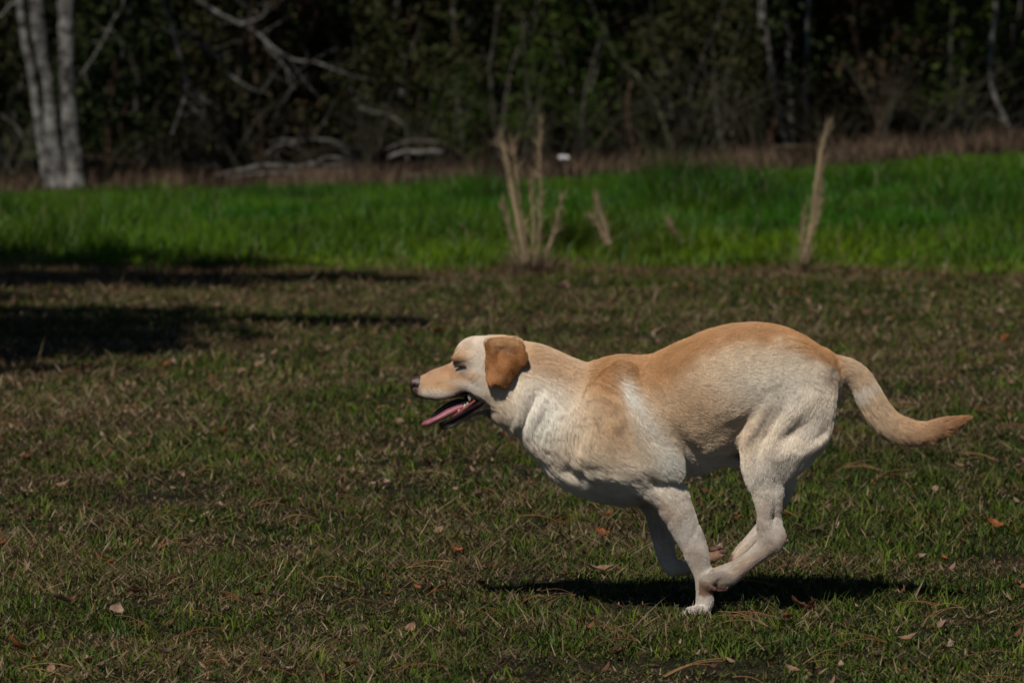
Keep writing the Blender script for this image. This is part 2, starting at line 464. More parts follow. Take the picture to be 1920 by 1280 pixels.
# ------------------------------------------------------------------ wood: tubes, trunks, foliage
def smooth_path(P, m=8):
    P = np.asarray(P, float)
    if len(P) < 3:
        t = np.linspace(0, 1, m)[:, None]; return P[0] * (1 - t) + P[-1] * t
    Q = np.concatenate([[2 * P[0] - P[1]], P, [2 * P[-1] - P[-2]]]); out = []
    for i in range(1, len(Q) - 2):
        for t in np.arange(m) / m:
            a, b, c, d = Q[i - 1], Q[i], Q[i + 1], Q[i + 2]
            out.append(.5 * (2 * b + (c - a) * t + (2 * a - 5 * b + 4 * c - d) * t * t + (3 * b - a - 3 * c + d) * t ** 3))
    out.append(P[-1]); return np.array(out)

def limb_mesh(name, pts, wob=.0, sides=10, lump=.12):
    """pts: (x,y,z,r)"""
    Q = smooth_path(pts, 8); P = Q[:, :3].copy(); R = np.maximum(Q[:, 3], .002)
    if wob: P += np.stack([noise3(P, 5.5, 13), noise3(P, 5.5, 14), noise3(P, 5.5, 15)], -1) * wob * .45
    if wob: P += np.stack([noise3(P, 1.7, 3), noise3(P, 1.7, 4), 0 * R], -1) * wob
    n = len(P); T = norm(np.gradient(P, axis=0))
    ref = np.array([0., 1, 0]) if abs(T[0, 1]) < .8 else np.array([1., 0, 0])
    U = norm(np.cross(T, ref)); W2 = norm(np.cross(U, T))
    a = np.arange(sides) / sides * 2 * np.pi
    D = U[:, None] * np.cos(a)[None, :, None] + W2[:, None] * np.sin(a)[None, :, None]
    ctr = P[:, None] + D * R[:, None, None]
    rr = R[:, None] * (1 + lump * noise3(ctr, 6, 8) + lump * .6 * noise3(ctr, 17, 9))
    V = (P[:, None] + D * rr[..., None]).reshape(-1, 3)
    i = np.arange(n - 1)[:, None] * sides; j = np.arange(sides)[None]; j2 = (j + 1) % sides
    F = np.stack([i + j, i + j2, i + sides + j2, i + sides + j], -1).reshape(-1, 4)
    V = np.concatenate([V, P[-1:]]); k = len(V) - 1
    cap = [(k, (n - 1) * sides + (q + 1) % sides, (n - 1) * sides + q) for q in range(sides)]
    idx = np.concatenate([F.ravel(), np.array(cap).ravel()]); tot = np.concatenate([np.full(len(F), 4), np.full(sides, 3)])
    return make_mesh(name, V, idx, tot, smooth=True)

def pxlimb(pts, Y, dy=0):
    """pixel polyline [(px,py,width px)] at distance Y -> world points with radius"""
    out = []
    for i, (px, py, wd) in enumerate(pts):
        p = unproj(px, py, Y + dy * i); out.append((*p, wd * .5 / FPX * Y))
    return out

def foliage_mesh(name, clumps, leaf, cols, seed, flat=.6):
    """clumps: (cx,cy,cz,rx,ry,rz,n)"""
    r = np.random.default_rng(seed); Vs, Cs = [], []
    for (cx, cy, cz, rx, ry, rz, n) in clumps:
        d = norm(r.normal(size=(n, 3))); rad = r.random(n) ** .45
        P = np.array([cx, cy, cz]) + d * rad[:, None] * np.array([rx, ry, rz])
        k = noise3(P, 2.2 / max(.3, (rx + rz) / 2), int(seed)) > -.25
        P = P[k]; n = len(P)
        nn = norm(r.normal(size=(n, 3)) + np.array([0, 0, flat])); ref = norm(r.normal(size=(n, 3)))
        U = norm(np.cross(nn, ref)); W2 = np.cross(nn, U)
        s = leaf * r.uniform(.55, 1.4, n)[:, None]
        V = np.stack([P - U * s, P + W2 * s * .42 + nn * s * .12, P + U * s, P - W2 * s * .42 + nn * s * .12], 1)
        c = np.array(cols)[r.integers(0, len(cols), n)] * r.uniform(.6, 1.35, n)[:, None]
        c = c * (1 + .35 * noise3(P, 1.5, 33))[:, None]
        Vs.append(V.reshape(-1, 3)); Cs.append(np.repeat(c, 4, 0))
    V = np.concatenate(Vs); n = len(V) // 4
    return make_mesh(name, V, np.arange(n * 4), np.full(n, 4), np.concatenate(Cs))

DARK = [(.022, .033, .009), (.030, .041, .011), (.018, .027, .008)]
OLIVE = [(.042, .044, .015), (.034, .042, .012), (.050, .045, .017)]
FRESH = [(.034, .058, .009), (.048, .074, .010), (.027, .046, .008)]
BROWNF = [(.07, .042, .022), (.055, .036, .02), (.05, .045, .02)]

def bush_clumps(wd, ht, seed, n):
    r = np.random.default_rng(seed); out = []
    for i in range(n):
        z = r.uniform(.12, .95) * ht
        k = 1 - .55 * abs(z / ht - .45)
        a = r.uniform(0, 6.28); q = wd * .42 * k * r.random() ** .5
        s = r.uniform(.16, .34) * wd * .75
        out.append((q * math.cos(a), q * math.sin(a) * .7, z, s, s, s * r.uniform(.6, .95), int(110 * (s / .5) ** 1.2) + 60))
    return out
def shrub_proto(cols, wd, ht, seed, leaf, nclump, barkm):
    root = empty("shrub", (0, 0, 0), "x", "shrub")
    link("foliage", foliage_mesh("foliage", bush_clumps(wd, ht, seed, nclump), leaf, cols, seed), M_leaf, root)
    r = np.random.default_rng(seed + 5)
    for i in range(4):
        a = r.uniform(0, 6.28); q = wd * .3
        pts = [(0.05 * math.cos(a), .05 * math.sin(a), -.05, .028), (q * .4 * math.cos(a), q * .4 * math.sin(a), ht * .4, .02),
               (q * math.cos(a + .4), q * math.sin(a + .4), ht * .85, .006)]
        link("stem", limb_mesh("stem", pts, .05, 6), barkm, root)
    return root

protos = [shrub_proto(DARK, 2.2, 2.6, 1, .055, 26, M_brown),
          shrub_proto(OLIVE, 2.0, 2.2, 2, .05, 22, M_bark),
          shrub_proto(FRESH, 1.7, 2.4, 3, .05, 17, M_bark),
          shrub_proto(BROWNF, 1.8, 1.7, 4, .045, 15, M_brown),
          shrub_proto(DARK, 2.6, 3.2, 5, .06, 30, M_bark)]
used = [False] * 5
place_words = {}
shrubs = [  # px of centre, distance, prototype, scale, label
    (20, 45.2, 1, 1.0, "olive green shrub at the left edge behind the three stemmed tree"),
    (205, 44.9, 0, .9, "dark evergreen shrub directly right of the three stemmed tree"),
    (290, 46.4, 4, 1.0, "tall dark shrub behind the drooping bare branch"),
    (400, 45.4, 1, 1.05, "olive shrub left of the arching dead branches"),
    (500, 46.0, 3, 1.25, "brownish thin shrub above the arching dead branches"),
    (620, 46.8, 4, 1.0, "tall dark shrub behind the brush pile"),
    (700, 45.8, 1, .95, "olive shrub between the brush pile and the pale fallen log"),
    (800, 47.0, 0, 1.1, "dark shrub behind the pale fallen log"),
    (860, 44.8, 2, .55, "small yellow green shrub at the right end of the pale fallen log"),
    (930, 45.6, 1, 1.1, "olive shrub behind the tallest dry stalk of the left clump"),
    (1010, 45.2, 2, .85, "fresh green shrub right above the left dry stalk clump"),
    (1085, 44.9, 2, .8, "leafy green shrub above the white stone"),
    (1170, 46.2, 0, 1.05, "dark shrub behind the leaning greenish trunk"),
    (1270, 45.5, 1, 1.0, "olive shrub right of the leaning greenish trunk"),
    (1360, 45.2, 1, .8, "low olive shrub left of the two pale slender trunks"),
    (1440, 46.6, 0, 1.1, "dark shrub behind the two pale slender trunks"),
    (1545, 47.0, 4, 1.0, "tall dark shrub behind the right dry stalk"),
    (1640, 46.0, 3, 1.2, "brownish shrub between the right dry stalk and the right trees"),
    (1700, 47.2, 4, 1.0, "tall black green shrub in the gap at the right"),
    (1790, 45.3, 2, 1.0, "fresh yellow green shrub left of the crooked trunk at the right"),
    (1900, 45.6, 2, 1.1, "fresh green shrub in the right corner"),
    (1985, 46, 0, 1.1, "dark shrub just beyond the right edge"),
    (2080, 45.4, 1, 1.1, "olive shrub outside the frame on the right"),
    (-80, 46, 0, 1.1, "dark shrub just beyond the left edge"),
    (-190, 45.2, 1, 1.1, "olive shrub outside the frame on the left"),
]
for i, (px, Y, k, s, lb) in enumerate(shrubs):
    if used[k]: o = copy_tree(protos[k])
    else: o = protos[k]; used[k] = True
    x = (px - 960) / FPX * Y
    o.location = (x, Y, float(ground_z(x, Y)))
    o.rotation_euler = (0, 0, random.uniform(0, 6.28)); o.scale = (s, s, s * random.uniform(.9, 1.1))
    tag(o, lb, "shrub", "shrubs along the front of the wood")

# far wood behind the shrubs
def far_wood():
    r = np.random.default_rng(77); cl = []
    for row, Y in enumerate((49, 51.5, 54.5, 58)):
        for x in np.arange(-16, 16.1, 1.25):
            for z in np.arange(.5, 8.5, 1.5):
                cl.append((x + r.uniform(-.6, .6), Y + r.uniform(-.8, .8), z + r.uniform(-.4, .4), 1.3, 1.1, 1.2, 210))
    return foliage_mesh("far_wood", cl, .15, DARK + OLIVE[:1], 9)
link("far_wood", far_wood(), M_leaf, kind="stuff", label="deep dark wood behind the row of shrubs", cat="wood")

# trees
_tw = np.random.default_rng(91)
def twigs(L, root, bark, n=7):
    """fine side twigs of one branch, one mesh"""
    P = smooth_path(L, 8)
    for k in range(n):
        i = _tw.integers(len(P) // 3, len(P)); a = P[i, :3]; d = norm(_tw.normal(size=3) * np.array([1, .5, .8]) + np.array([0, 0, -.15]))
        ln = _tw.uniform(.15, .55); t = np.linspace(0, 1, 6)[:, None]; c = _tw.normal(size=3) * .2 * ln
        V, F, T, C = ribbon_tube([a + d * t * ln + c * t * t], [np.linspace(.007, .002, 6)], [(.2, .2, .2)], 3)
        link("twig", make_mesh("twig", V, F, T), bark, root)
def tree(name, label, stems, Y, bark, branches=(), crown=None, cols=DARK, seed=1, leaf=.12, sideb=M_bark, group="slender trees along the edge of the wood"):
    """stems: list of pixel polylines listed from the base up"""
    b = stems[0][0]; p0 = unproj(b[0], b[1], Y)
    gz = float(ground_z(p0[0], Y))
    root = empty(name, (p0[0], Y, gz), label, "tree", group)
    off = np.array([p0[0], Y, gz])
    for s in stems:
        L = pxlimb(s, Y); L = [(q[0] - off[0], q[1] - off[1], q[2] - off[2], q[3]) for q in L]
        f = L[0]; L[0] = (f[0], f[1], min(f[2], 0) - .06, f[3] * 1.15)
        link("trunk", limb_mesh("trunk", L, .03, 12), bark, root)
    for s in branches:
        L = pxlimb(s, Y, .02); L = [(q[0] - off[0], q[1] - off[1], q[2] - off[2], q[3]) for q in L]
        link("branch", limb_mesh("branch", [(q[0], q[1], q[2], q[3] * .56) for q in L], .03, 7), bark, root)
        if name == "three_stemmed_tree" or len(s) > 4: twigs(L, root, bark)
    if crown:
        r = np.random.default_rng(seed); cx, cy, cz, R, Hh, nc = crown; cl = []
        for i in range(int(nc * .6)):
            a = r.uniform(0, 6.28); q = R * r.random() ** .5; z = cz + 1.6 + r.uniform(-.5, .5) * Hh
            s = r.uniform(.5, 1.0)
            cl.append((cx + q * math.cos(a), cy + q * math.sin(a), z, s, s, s * .7, 130))
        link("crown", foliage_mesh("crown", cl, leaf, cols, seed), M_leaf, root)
    return root

tree("three_stemmed_tree", "pale grey tree with three trunks rising from one base at the left", [
    [(94, 352, 34), (84, 325, 20), (70, 233, 17), (58, 133, 15), (46, 71, 15), (36, 0, 14), (20, -150, 14), (-20, -700, 12), (-60, -1300, 8)],
    [(108, 354, 48), (101, 300, 34), (95, 233, 27), (90, 180, 22), (84, 130, 20), (78, 90, 25), (66, 0, 30), (50, -150, 30), (60, -800, 22), (90, -1500, 8)],
    [(142, 352, 48), (139, 310, 36), (132, 233, 31), (127, 133, 30), (123, 50, 31), (120, 0, 32), (120, -150, 31), (150, -800, 22), (180, -1600, 8)],
    ], 42.4, M_bark_pale, [
    [(122, -420, 22), (230, -300, 18), (280, -120, 15), (303, 0, 14), (322, 45, 13), (330, 80, 12), (342, 125, 12), (349, 165, 10), (338, 210, 9), (322, 252, 5)],
    [(330, 62, 9), (365, 68, 8), (400, 100, 7), (430, 140, 6), (470, 165, 4), (500, 175, 2)],
    [(122, -520, 24), (250, -260, 18), (330, -60, 16), (372, 0, 15), (410, 25, 14), (450, 46, 13), (490, 70, 12), (535, 108, 11), (590, 118, 8), (640, 135, 6), (700, 152, 3)],
    [(452, 46, 8), (475, 40, 7), (492, 30, 5), (500, 5, 3)],
    [(490, 70, 7), (505, 95, 6), (540, 135, 4), (552, 170, 2)],
    [(340, 125, 5), (352, 158, 5), (380, 185, 4), (398, 195, 2)],
    [(128, -260, 14), (225, -150, 10), (232, 0, 9), (215, 35, 9), (195, 75, 8), (165, 125, 8), (150, 145, 3)],
    [(46, 30, 9), (28, 8, 11), (0, 32, 9), (-30, 45, 5)],
    ], crown=(-.8, 2.4, 8.2, 2.8, 4.0, 20), cols=OLIVE, seed=21, group="trees with pale bark")
tree("slender_tree", "grey slender trunk above the pale fallen log", [[(770, 322, 17), (758, 220, 17), (751, 110, 16), (742, 0, 15), (735, -500, 13), (740, -1300, 5)]], 46.5, M_bark_pale, crown=(0, -1.8, 7, 3.2, 5.5, 44), seed=22)
tree("slender_tree", "thin forked grey trunk between the pale fallen log and the centre stalks", [[(860, 318, 9), (862, 200, 9), (855, 90, 9), (850, 0, 8), (850, -500, 6)]], 46.0, M_bark, [[(858, 90, 6), (875, 60, 5), (880, 0, 4), (885, -150, 2)]], crown=(0, -1.2, 5.6, 2.2, 3.5, 20), seed=23)
tree("slender_tree", "thin grey trunk rising above the tallest dry stalk at centre", [[(935, 316, 11), (938, 180, 11), (940, 80, 11), (944, 0, 10), (950, -600, 8), (955, -1200, 4)]], 46.2, M_bark, crown=(0, -2, 6.8, 3.2, 5, 42), cols=OLIVE, seed=24)
tree("leaning_tree", "greenish thin trunk leaning to the left above the white stone", [[(1262, 312, 10), (1245, 240, 9), (1212, 165, 9), (1160, 110, 10), (1130, 55, 9), (1108, 10, 8), (1080, -60, 6), (1050, -260, 3)]], 45.0, M_moss,
     [[(1205, 160, 6), (1160, 130, 5), (1130, 105, 4), (1095, 88, 2)], [(1160, 118, 5), (1200, 115, 4), (1215, 110, 2)], [(1215, 165, 6), (1240, 168, 5), (1262, 165, 4)]])
tree("slender_tree", "pale crooked trunk, left one of the pair behind the right dry stalk", [[(1478, 305, 14), (1462, 240, 12), (1452, 170, 12), (1443, 110, 13), (1434, 60, 15), (1428, 0, 14), (1420, -500, 11), (1430, -1200, 4)]], 45.6, M_bark_pale, crown=(0, -1.6, 6.6, 3.2, 5, 44), seed=25)
tree("slender_tree", "pale broken looking trunk, right one of the pair left of the right dry stalk", [[(1482, 300, 13), (1480, 210, 13), (1477, 120, 14), (1474, 50, 13), (1470, 0, 12), (1474, -400, 9)]], 46.4, M_bark_pale, [[(1476, 45, 7), (1458, 20, 6), (1452, -30, 5)]], crown=(0, -1.4, 5.8, 2.6, 4, 28), seed=26)
tree("slender_tree", "straight thin pale trunk left of the right dry stalk", [[(1508, 310, 9), (1509, 240, 9), (1510, 160, 9), (1513, 80, 8), (1516, 0, 8), (1520, -500, 6), (1520, -1100, 3)]], 45.4, M_bark_pale, crown=(.4, -1.6, 6.4, 3, 4.6, 40), seed=27)
tree("slender_tree", "dim purplish trunk in the dark gap at the right", [[(1700, 296, 13), (1708, 240, 12), (1719, 170, 12), (1722, 100, 12), (1724, 0, 11), (1730, -600, 9), (1730, -1300, 4)]], 46.6, M_bark, crown=(0, -2, 6.8, 3.4, 5, 46), seed=28)
tree("slender_tree", "crooked grey trunk near the right edge of the frame", [[(1896, 278, 14), (1890, 245, 11), (1872, 205, 10), (1858, 165, 10), (1856, 110, 10), (1860, 70, 10), (1868, 0, 9), (1880, -500, 7), (1880, -1200, 3)]], 44.6, M_bark_pale,
     [[(1888, 235, 7), (1850, 215, 5), (1820, 222, 4), (1806, 250, 3)]], crown=(.4, -1.2, 6.4, 3.2, 4.8, 46), cols=FRESH, seed=29)
tree("slender_tree", "dark slanting trunk just right of the leafy green shrub", [[(1192, 300, 9), (1178, 240, 9), (1176, 200, 7), (1182, 150, 5)]], 43.9, M_brown)
tree("slender_tree", "thin brown sapling over the brush pile", [[(492, 300, 7), (485, 210, 7), (478, 150, 7), (474, 90, 6), (470, 0, 5), (468, -200, 3)]], 44.8, M_brown, crown=(0, -.5, 3.2, 1.2, 1.5, 6), cols=BROWNF, seed=31)
tree("broad_tree", "big shady tree beyond the left edge", [[(-120, 352, 60), (-125, 100, 46), (-130, -300, 40), (-130, -1300, 14)]], 44, M_bark, crown=(0, -1.5, 6.4, 4.2, 5, 60), cols=DARK, seed=32)
tree("broad_tree", "big shady tree beyond the right edge", [[(2060, 290, 50), (2065, 100, 44), (2070, -300, 38), (2070, -1300, 14)]], 45, M_bark, crown=(0, -1.8, 6.6, 4.2, 5, 60), cols=DARK, seed=33)
tree("slender_tree", "brown trunk behind the olive shrub right of the leaning trunk", [[(1330, 305, 12), (1322, 200, 11), (1318, 100, 11), (1314, 0, 10), (1310, -500, 8), (1310, -1200, 4)]], 47.2, M_brown, [[(1314, 5, 6), (1340, 22, 6), (1362, 14, 5), (1378, 2, 4), (1385, -20, 2)]], crown=(0, -2.4, 6.8, 3.4, 5, 46), seed=34)
tree("slender_tree", "dark trunk behind the brush pile", [[(600, 320, 13), (598, 200, 12), (604, 100, 12), (602, 0, 11), (600, -500, 9), (600, -1200, 4)]], 47.0, M_bark, crown=(0, -.8, 6.8, 3.2, 5, 46), seed=35)
tree("slender_tree", "dark trunk behind the drooping branch of the three stemmed tree", [[(262, 330, 15), (258, 200, 14), (250, 100, 14), (246, 0, 13), (240, -500, 10), (240, -1200, 4)]], 47.4, M_bark, crown=(0, .6, 6.8, 3.2, 5, 46), seed=36)
tree("slender_tree", "dark trunk above the white stone deep in the wood", [[(1085, 310, 12), (1082, 200, 11), (1086, 80, 11), (1084, 0, 10), (1084, -500, 8), (1084, -1200, 4)]], 47.6, M_brown, crown=(0, -2.6, 6.8, 3.4, 5, 46), seed=37)

# shade tree beyond the frame, its crown throws the dappled shade on the lawn at the left
def shade_tree():
    bx, by = -5.9, 13.9
    root = empty("shade_tree", (bx, by, 0), "broad leafy tree outside the frame whose crown shades the lawn at left", "tree")
    link("trunk", limb_mesh("trunk", [(0, 0, -.1, .3), (.05, 0, 1.2, .22), (-.05, .1, 3.5, .18), (.1, .3, 6, .12), (.2, .6, 9, .03)], .05, 14), M_bark, root)
    r = np.random.default_rng(4); cl = []
    # (ground x, ground y, half width, half depth, height of the leaves) of the patches of shade
    for gx, gy, rx, ry, h in ((-4.9, 25.3, 1.9, .7, 9.0), (-3.2, 25.0, 1.0, .5, 8.8), (-4.6, 23.2, 1.9, 1.2, 8), (-2.7, 23.0, 1.5, .85, 8.0), (-1.6, 23.0, .9, .4, 8.0), (-4.4, 22.2, 1.8, .6, 7.6), (-2.3, 22.1, .8, .25, 7.6), (-2.4, 24.2, 1.1, .35, 8.4),
                              (-3.4, 20.8, 1.0, .22, 7.1), (-4.8, 20.0, 1.1, .7, 7), (-3.7, 18.0, 1.8, 1.3, 6.2), (-2.1, 18.5, .9, .6, 6.4), (-1.3, 19.0, .8, .35, 6.5), (-.75, 18.8, .35, .12, 6.5), (-2.6, 19.5, 1.2, .25, 6.8),
                              (-3.2, 16.4, 1.3, .8, 5.5), (-2.2, 16.9, .8, .6, 5.8), (-4.9, 15.8, 1.1, 1.2, 5.4), (-2.3, 15.7, .5, .3, 5.2), (-1.6, 17.5, .5, .2, 6)):
        c = np.array([gx + SUNV.x / SUNV.z * h, gy + SUNV.y / SUNV.z * h, h])
        m = max(6, int(rx * ry * 32))
        for k in range(m):
            a = r.uniform(0, 6.28); q = r.random() ** .5
            s = r.uniform(.16, .34)
            cl.append((c[0] + q * rx * math.cos(a) - bx, c[1] + q * ry * math.sin(a) - by, c[2] + r.uniform(-.12, .12), s * 1.5, s, s * .5, 120))
        e = c - np.array([bx, by, 0])
        link("branch", limb_mesh("branch", [(.05, .1, h * .62, .08), (e[0] * .45, e[1] * .45, h * .85, .05), (e[0], e[1], e[2], .022), (e[0] + rx * .8, e[1] + ry * .3, e[2] + .1, .006)], .1, 7), M_bark, root)
    link("crown", foliage_mesh("crown", cl, .10, OLIVE, 8), M_leaf, root)
shade_tree()

# bare twiggy brush in front of the wood
def brush(seed, h, wd, col, n=34):
    r = np.random.default_rng(seed); paths, rad, cols = [], [], []
    for k in range(n):
        a = r.uniform(0, 6.28); t = np.linspace(0, 1, 9); ln = h * r.uniform(.5, 1.1)
        lean = r.uniform(.3, 1.5) * wd; x0 = r.normal(0, wd * .25)
        P = np.stack([x0 + math.cos(a) * lean * t ** 1.4 + .04 * np.sin(t * 9 + k), math.sin(a) * lean * .6 * t ** 1.4 + r.normal(0, .05), ln * (t - .32 * t ** 2 * r.random())], -1)
        rr = r.uniform(.004, .010); paths.append(P); rad.append(rr * (1 - .75 * t)); cols.append(np.array(col) * r.uniform(.25, .8))
        for q in range(4):
            i0 = r.integers(3, 8); d = norm(r.normal(size=3) + np.array([0, 0, .5])); tt = np.linspace(0, 1, 5)[:, None]
            paths.append(P[i0] + d * tt * r.uniform(.1, .4)); rad.append(np.full(5, rr * .35)); cols.append(np.array(col) * .45)
    V, F, T, C = ribbon_tube(paths, rad, cols, 3)
    return make_mesh("bare_shrub", V, F, T, C)
brushes = [brush(1, 1.2, 1.0, (.12, .105, .07), 20), brush(2, .8, 1.3, (.10, .085, .05), 22), brush(3, 1.5, .9, (.13, .12, .08), 16)]
for me in brushes: me.materials.append(M_straw)
for i, (px, Y, k, lb) in enumerate([(215, 43.9, 1, "bare twiggy shrub right of the three stemmed tree"), (330, 44.1, 0, "bare twiggy shrub under the drooping branch"), (450, 44.3, 2, "bare twiggy shrub left of the arching dead branch"),
        (560, 44.4, 1, "bare twiggy shrub behind the arching dead branch"), (690, 44.2, 0, "bare twiggy shrub left of the pale fallen log"), (820, 44.6, 2, "bare twiggy shrub above the pale fallen log"), (900, 44.2, 1, "bare twiggy shrub left of the left dry stalks"),
        (1000, 44.3, 2, "bare twiggy shrub right behind the left dry stalks"), (1120, 43.9, 0, "bare twiggy shrub right of the white stone"), (1230, 44.1, 1, "bare twiggy shrub at the foot of the leaning trunk"), (1320, 44.0, 2, "bare twiggy shrub right of the leaning trunk"),
        (1400, 44.2, 0, "bare twiggy shrub left of the pale trunk pair"), (1550, 44.6, 1, "bare twiggy shrub behind the right dry stalk"), (1650, 44.3, 2, "bare twiggy shrub right of the right dry stalk"), (1770, 44.1, 0, "bare twiggy shrub left of the crooked trunk"), (1850, 43.9, 1, "bare twiggy shrub at the foot of the crooked trunk"), (30, 43.9, 2, "bare twiggy shrub at the left edge")]):
    x = (px - 960) / FPX * Y
    o = bpy.data.objects.new("bare_shrub", brushes[k]); COL.objects.link(o)
    o.location = (x, Y, float(ground_z(x, Y)) - .02); o.rotation_euler = (0, 0, random.uniform(0, 6.28)); tag(o, lb, "shrub", "bare shrubs in front of the wood")

# fallen wood
def fallen(name, label, cat, pieces, Y, mat, group=None, part="piece"):
    p0 = unproj(pieces[0][0][0], pieces[0][0][1], Y); gz = float(ground_z(p0[0], Y))
    off = np.array([p0[0], Y, gz])
    def conv(s, dy=.0):
        L = pxlimb(s, Y, dy); return [(q[0] - off[0], q[1] - off[1], q[2] - off[2], q[3]) for q in L]
    if len(pieces) == 1:
        o = link(name, limb_mesh(name, [(q[0], q[1], q[2], q[3] * .8) for q in conv(pieces[0], .03)], .05, 9), mat, label=label, cat=cat, group=group); o.location = off; return o
    root = empty(name, off, label, cat, group)
    for s in pieces: link("branch", limb_mesh("branch", [(q[0], q[1], q[2], q[3] * .55) for q in conv(s, .03)], .05, 8), mat, root); twigs(conv(s, .03), root, mat, 6)
    return root
fallen("fallen_branch", "dead branch arching over the brush pile", "branch", [
    [(470, 322, 7), (492, 296, 7), (520, 275, 7), (570, 263, 7), (620, 264, 8), (648, 278, 7), (672, 304, 7), (680, 330, 5)],
    [(600, 263, 5), (625, 270, 5), (650, 290, 4), (662, 315, 3)], [(565, 264, 4), (530, 262, 3), (505, 268, 2)]], 43.2, M_log, "fallen wood at the edge of the wood")
fallen("fallen_log", "long grey log at the bottom of the brush pile", "log", [[(400, 330, 9), (440, 320, 10), (500, 312, 12), (560, 311, 11), (600, 309, 12), (655, 309, 10)]], 43.0, M_log, "fallen wood at the edge of the wood")
fallen("fallen_log", "second thinner log in front of the brush pile", "log", [[(420, 334, 6), (480, 326, 8), (560, 325, 9), (640, 322, 7), (668, 326, 5)]], 42.9, M_log, "fallen wood at the edge of the wood")
fallen("fallen_branch", "short curved branch rising in the middle of the brush pile", "branch", [[(575, 312, 5), (605, 298, 6), (635, 294, 6), (655, 300, 4)]], 43.05, M_log, "fallen wood at the edge of the wood")
fallen("fallen_log", "pale whitish fallen log left of the dry stalk clump", "log", [[(724, 293, 9), (745, 288, 13), (770, 285, 13), (800, 284, 13), (834, 285, 11)]], 43.4, M_log, "fallen wood at the edge of the wood")
fallen("fallen_branch", "thin branch lying just above the pale fallen log", "branch", [[(722, 279, 5), (750, 270, 6), (785, 264, 7), (822, 268, 5)]], 43.5, M_log, "fallen wood at the edge of the wood")
fallen("fallen_branch", "bent grey branch curving down left of the pale fallen log", "branch", [[(672, 205, 5), (700, 208, 6), (725, 214, 7), (748, 230, 7), (762, 250, 6), (768, 300, 5)]], 44.2, M_log, "fallen wood at the edge of the wood")
fallen("fallen_log", "short pale log lying low under the pale fallen log", "log", [[(756, 330, 6), (780, 327, 8), (808, 327, 6)]], 42.8, M_log, "fallen wood at the edge of the wood")
fallen("fallen_log", "mossy grey log behind the right dry stalk", "log", [[(1440, 276, 8), (1480, 274, 9), (1540, 276, 8), (1580, 280, 5)]], 44.4, M_moss, "fallen wood at the edge of the wood")
fallen("fallen_branch", "grey branch slanting at the left edge behind the tree", "branch", [[(-20, 205, 6), (10, 218, 7), (35, 240, 6), (50, 270, 4)]], 44.0, M_log, "fallen wood at the edge of the wood")

# white stone
def stone():
    me = bpy.data.meshes.new("white_stone")
    import bmesh
    bm = bmesh.new(); bmesh.ops.create_icosphere(bm, subdivisions=3, radius=1)
    for v in bm.verts:
        n = float(noise3(np.array(v.co), 1.3, 5)); v.co = v.co * (1 + .28 * n)
        v.co.x *= .064; v.co.y *= .045; v.co.z *= .038
    for f in bm.faces: f.smooth = True
    bm.to_mesh(me); bm.free()
    Y = 44.0; p = unproj(1057, 320, Y); p[2] = float(ground_z(p[0], Y)) + .03
    o = link("white_stone", me, M_white, label="small white rounded stone at the far edge of the green field", cat="stone")
    o.location = (p[0], Y, p[2]); o.rotation_euler = (0, .15, 0)
stone()

# dry stalk clumps
def stalk_clump(label, Y, stalks, basepx, nbase, hbase, wbase, seed):
    r = np.random.default_rng(seed)
    p0 = unproj(*basepx, Y); gz = float(ground_z(p0[0], Y)); off = np.array([p0[0], Y, gz])
    root = empty("dry_grass_clump", off, label, "dry grass", "dry grass clumps at the near edge of the field")
    for s in stalks:
        ctr = smooth_path([(*(unproj(a, b, Y) - off), wd * .72 / FPX * Y) for a, b, wd in s], 8)
        paths, rad, cols = [], [], []
        for k in range(9):
            a = r.uniform(0, 6.28); ph = r.uniform(0, 6.28)
            P = ctr[:, :3].copy(); w2 = ctr[:, 3] * .38
            t = np.linspace(0, 1, len(P))
            P[:, 0] += np.cos(a + t * 5) * w2; P[:, 1] += np.sin(a + t * 5) * w2
            paths.append(P); rad.append(ctr[:, 3] * .14 + .0008); cols.append(np.array([.34, .26, .155]) * r.uniform(.7, 1.25))
        V, F, T, C = ribbon_tube(paths, rad, cols, 4)
        # fluff: short blades hugging the stalk
        m = int(8 * len(ctr)); ii = r.integers(0, len(ctr), m)
        tang = norm(np.gradient(ctr[:, :3], axis=0))[ii]
        if ctr[-1, 2] < ctr[0, 2]: tang = -tang
        az = r.uniform(0, 6.28, m); P = ctr[ii, :3]
        D = norm(tang + .33 * r.normal(size=(m, 3))); L = r.uniform(.03, .12, m)[:, None]; sd = norm(np.cross(D, r.normal(size=(m, 3)))) * .0025
        Vb = np.stack([P - sd, P + sd, P + D * L], 1).reshape(-1, 3)
        Fb = np.arange(m * 3) + len(V)
        V = np.concatenate([V, Vb]); F = np.concatenate([F.ravel(), Fb]); T = np.concatenate([T, np.full(m, 3)])
        C = np.concatenate([C, np.repeat(np.array([[.34, .25, .15]]) * r.uniform(.6, 1.2, (m, 1)), 3, 0)])
        link("stalk", make_mesh("stalk", V, F, T, C), M_straw, root)
    n = nbase
    P = np.stack([r.normal(0, wbase, n), r.normal(0, wbase * .6, n), np.zeros(n) - .01], -1)
    az = np.arctan2(P[:, 1], P[:, 0]) + r.normal(0, .5, n)
    C = np.array([(.18, .12, .08), (.13, .085, .055), (.25, .18, .11), (.10, .06, .04)])[r.integers(0, 4, n)] * r.uniform(.6, 1.2, n)[:, None]
    V, F, T, C = blades(P, hbase * r.uniform(.3, 1.2, n), np.full(n, .006), az, r.uniform(0, .75, n), r.uniform(-.1, .9, n), C)
    link("tuft", make_mesh("tuft", V, F.ravel(), T, C), M_straw, root)
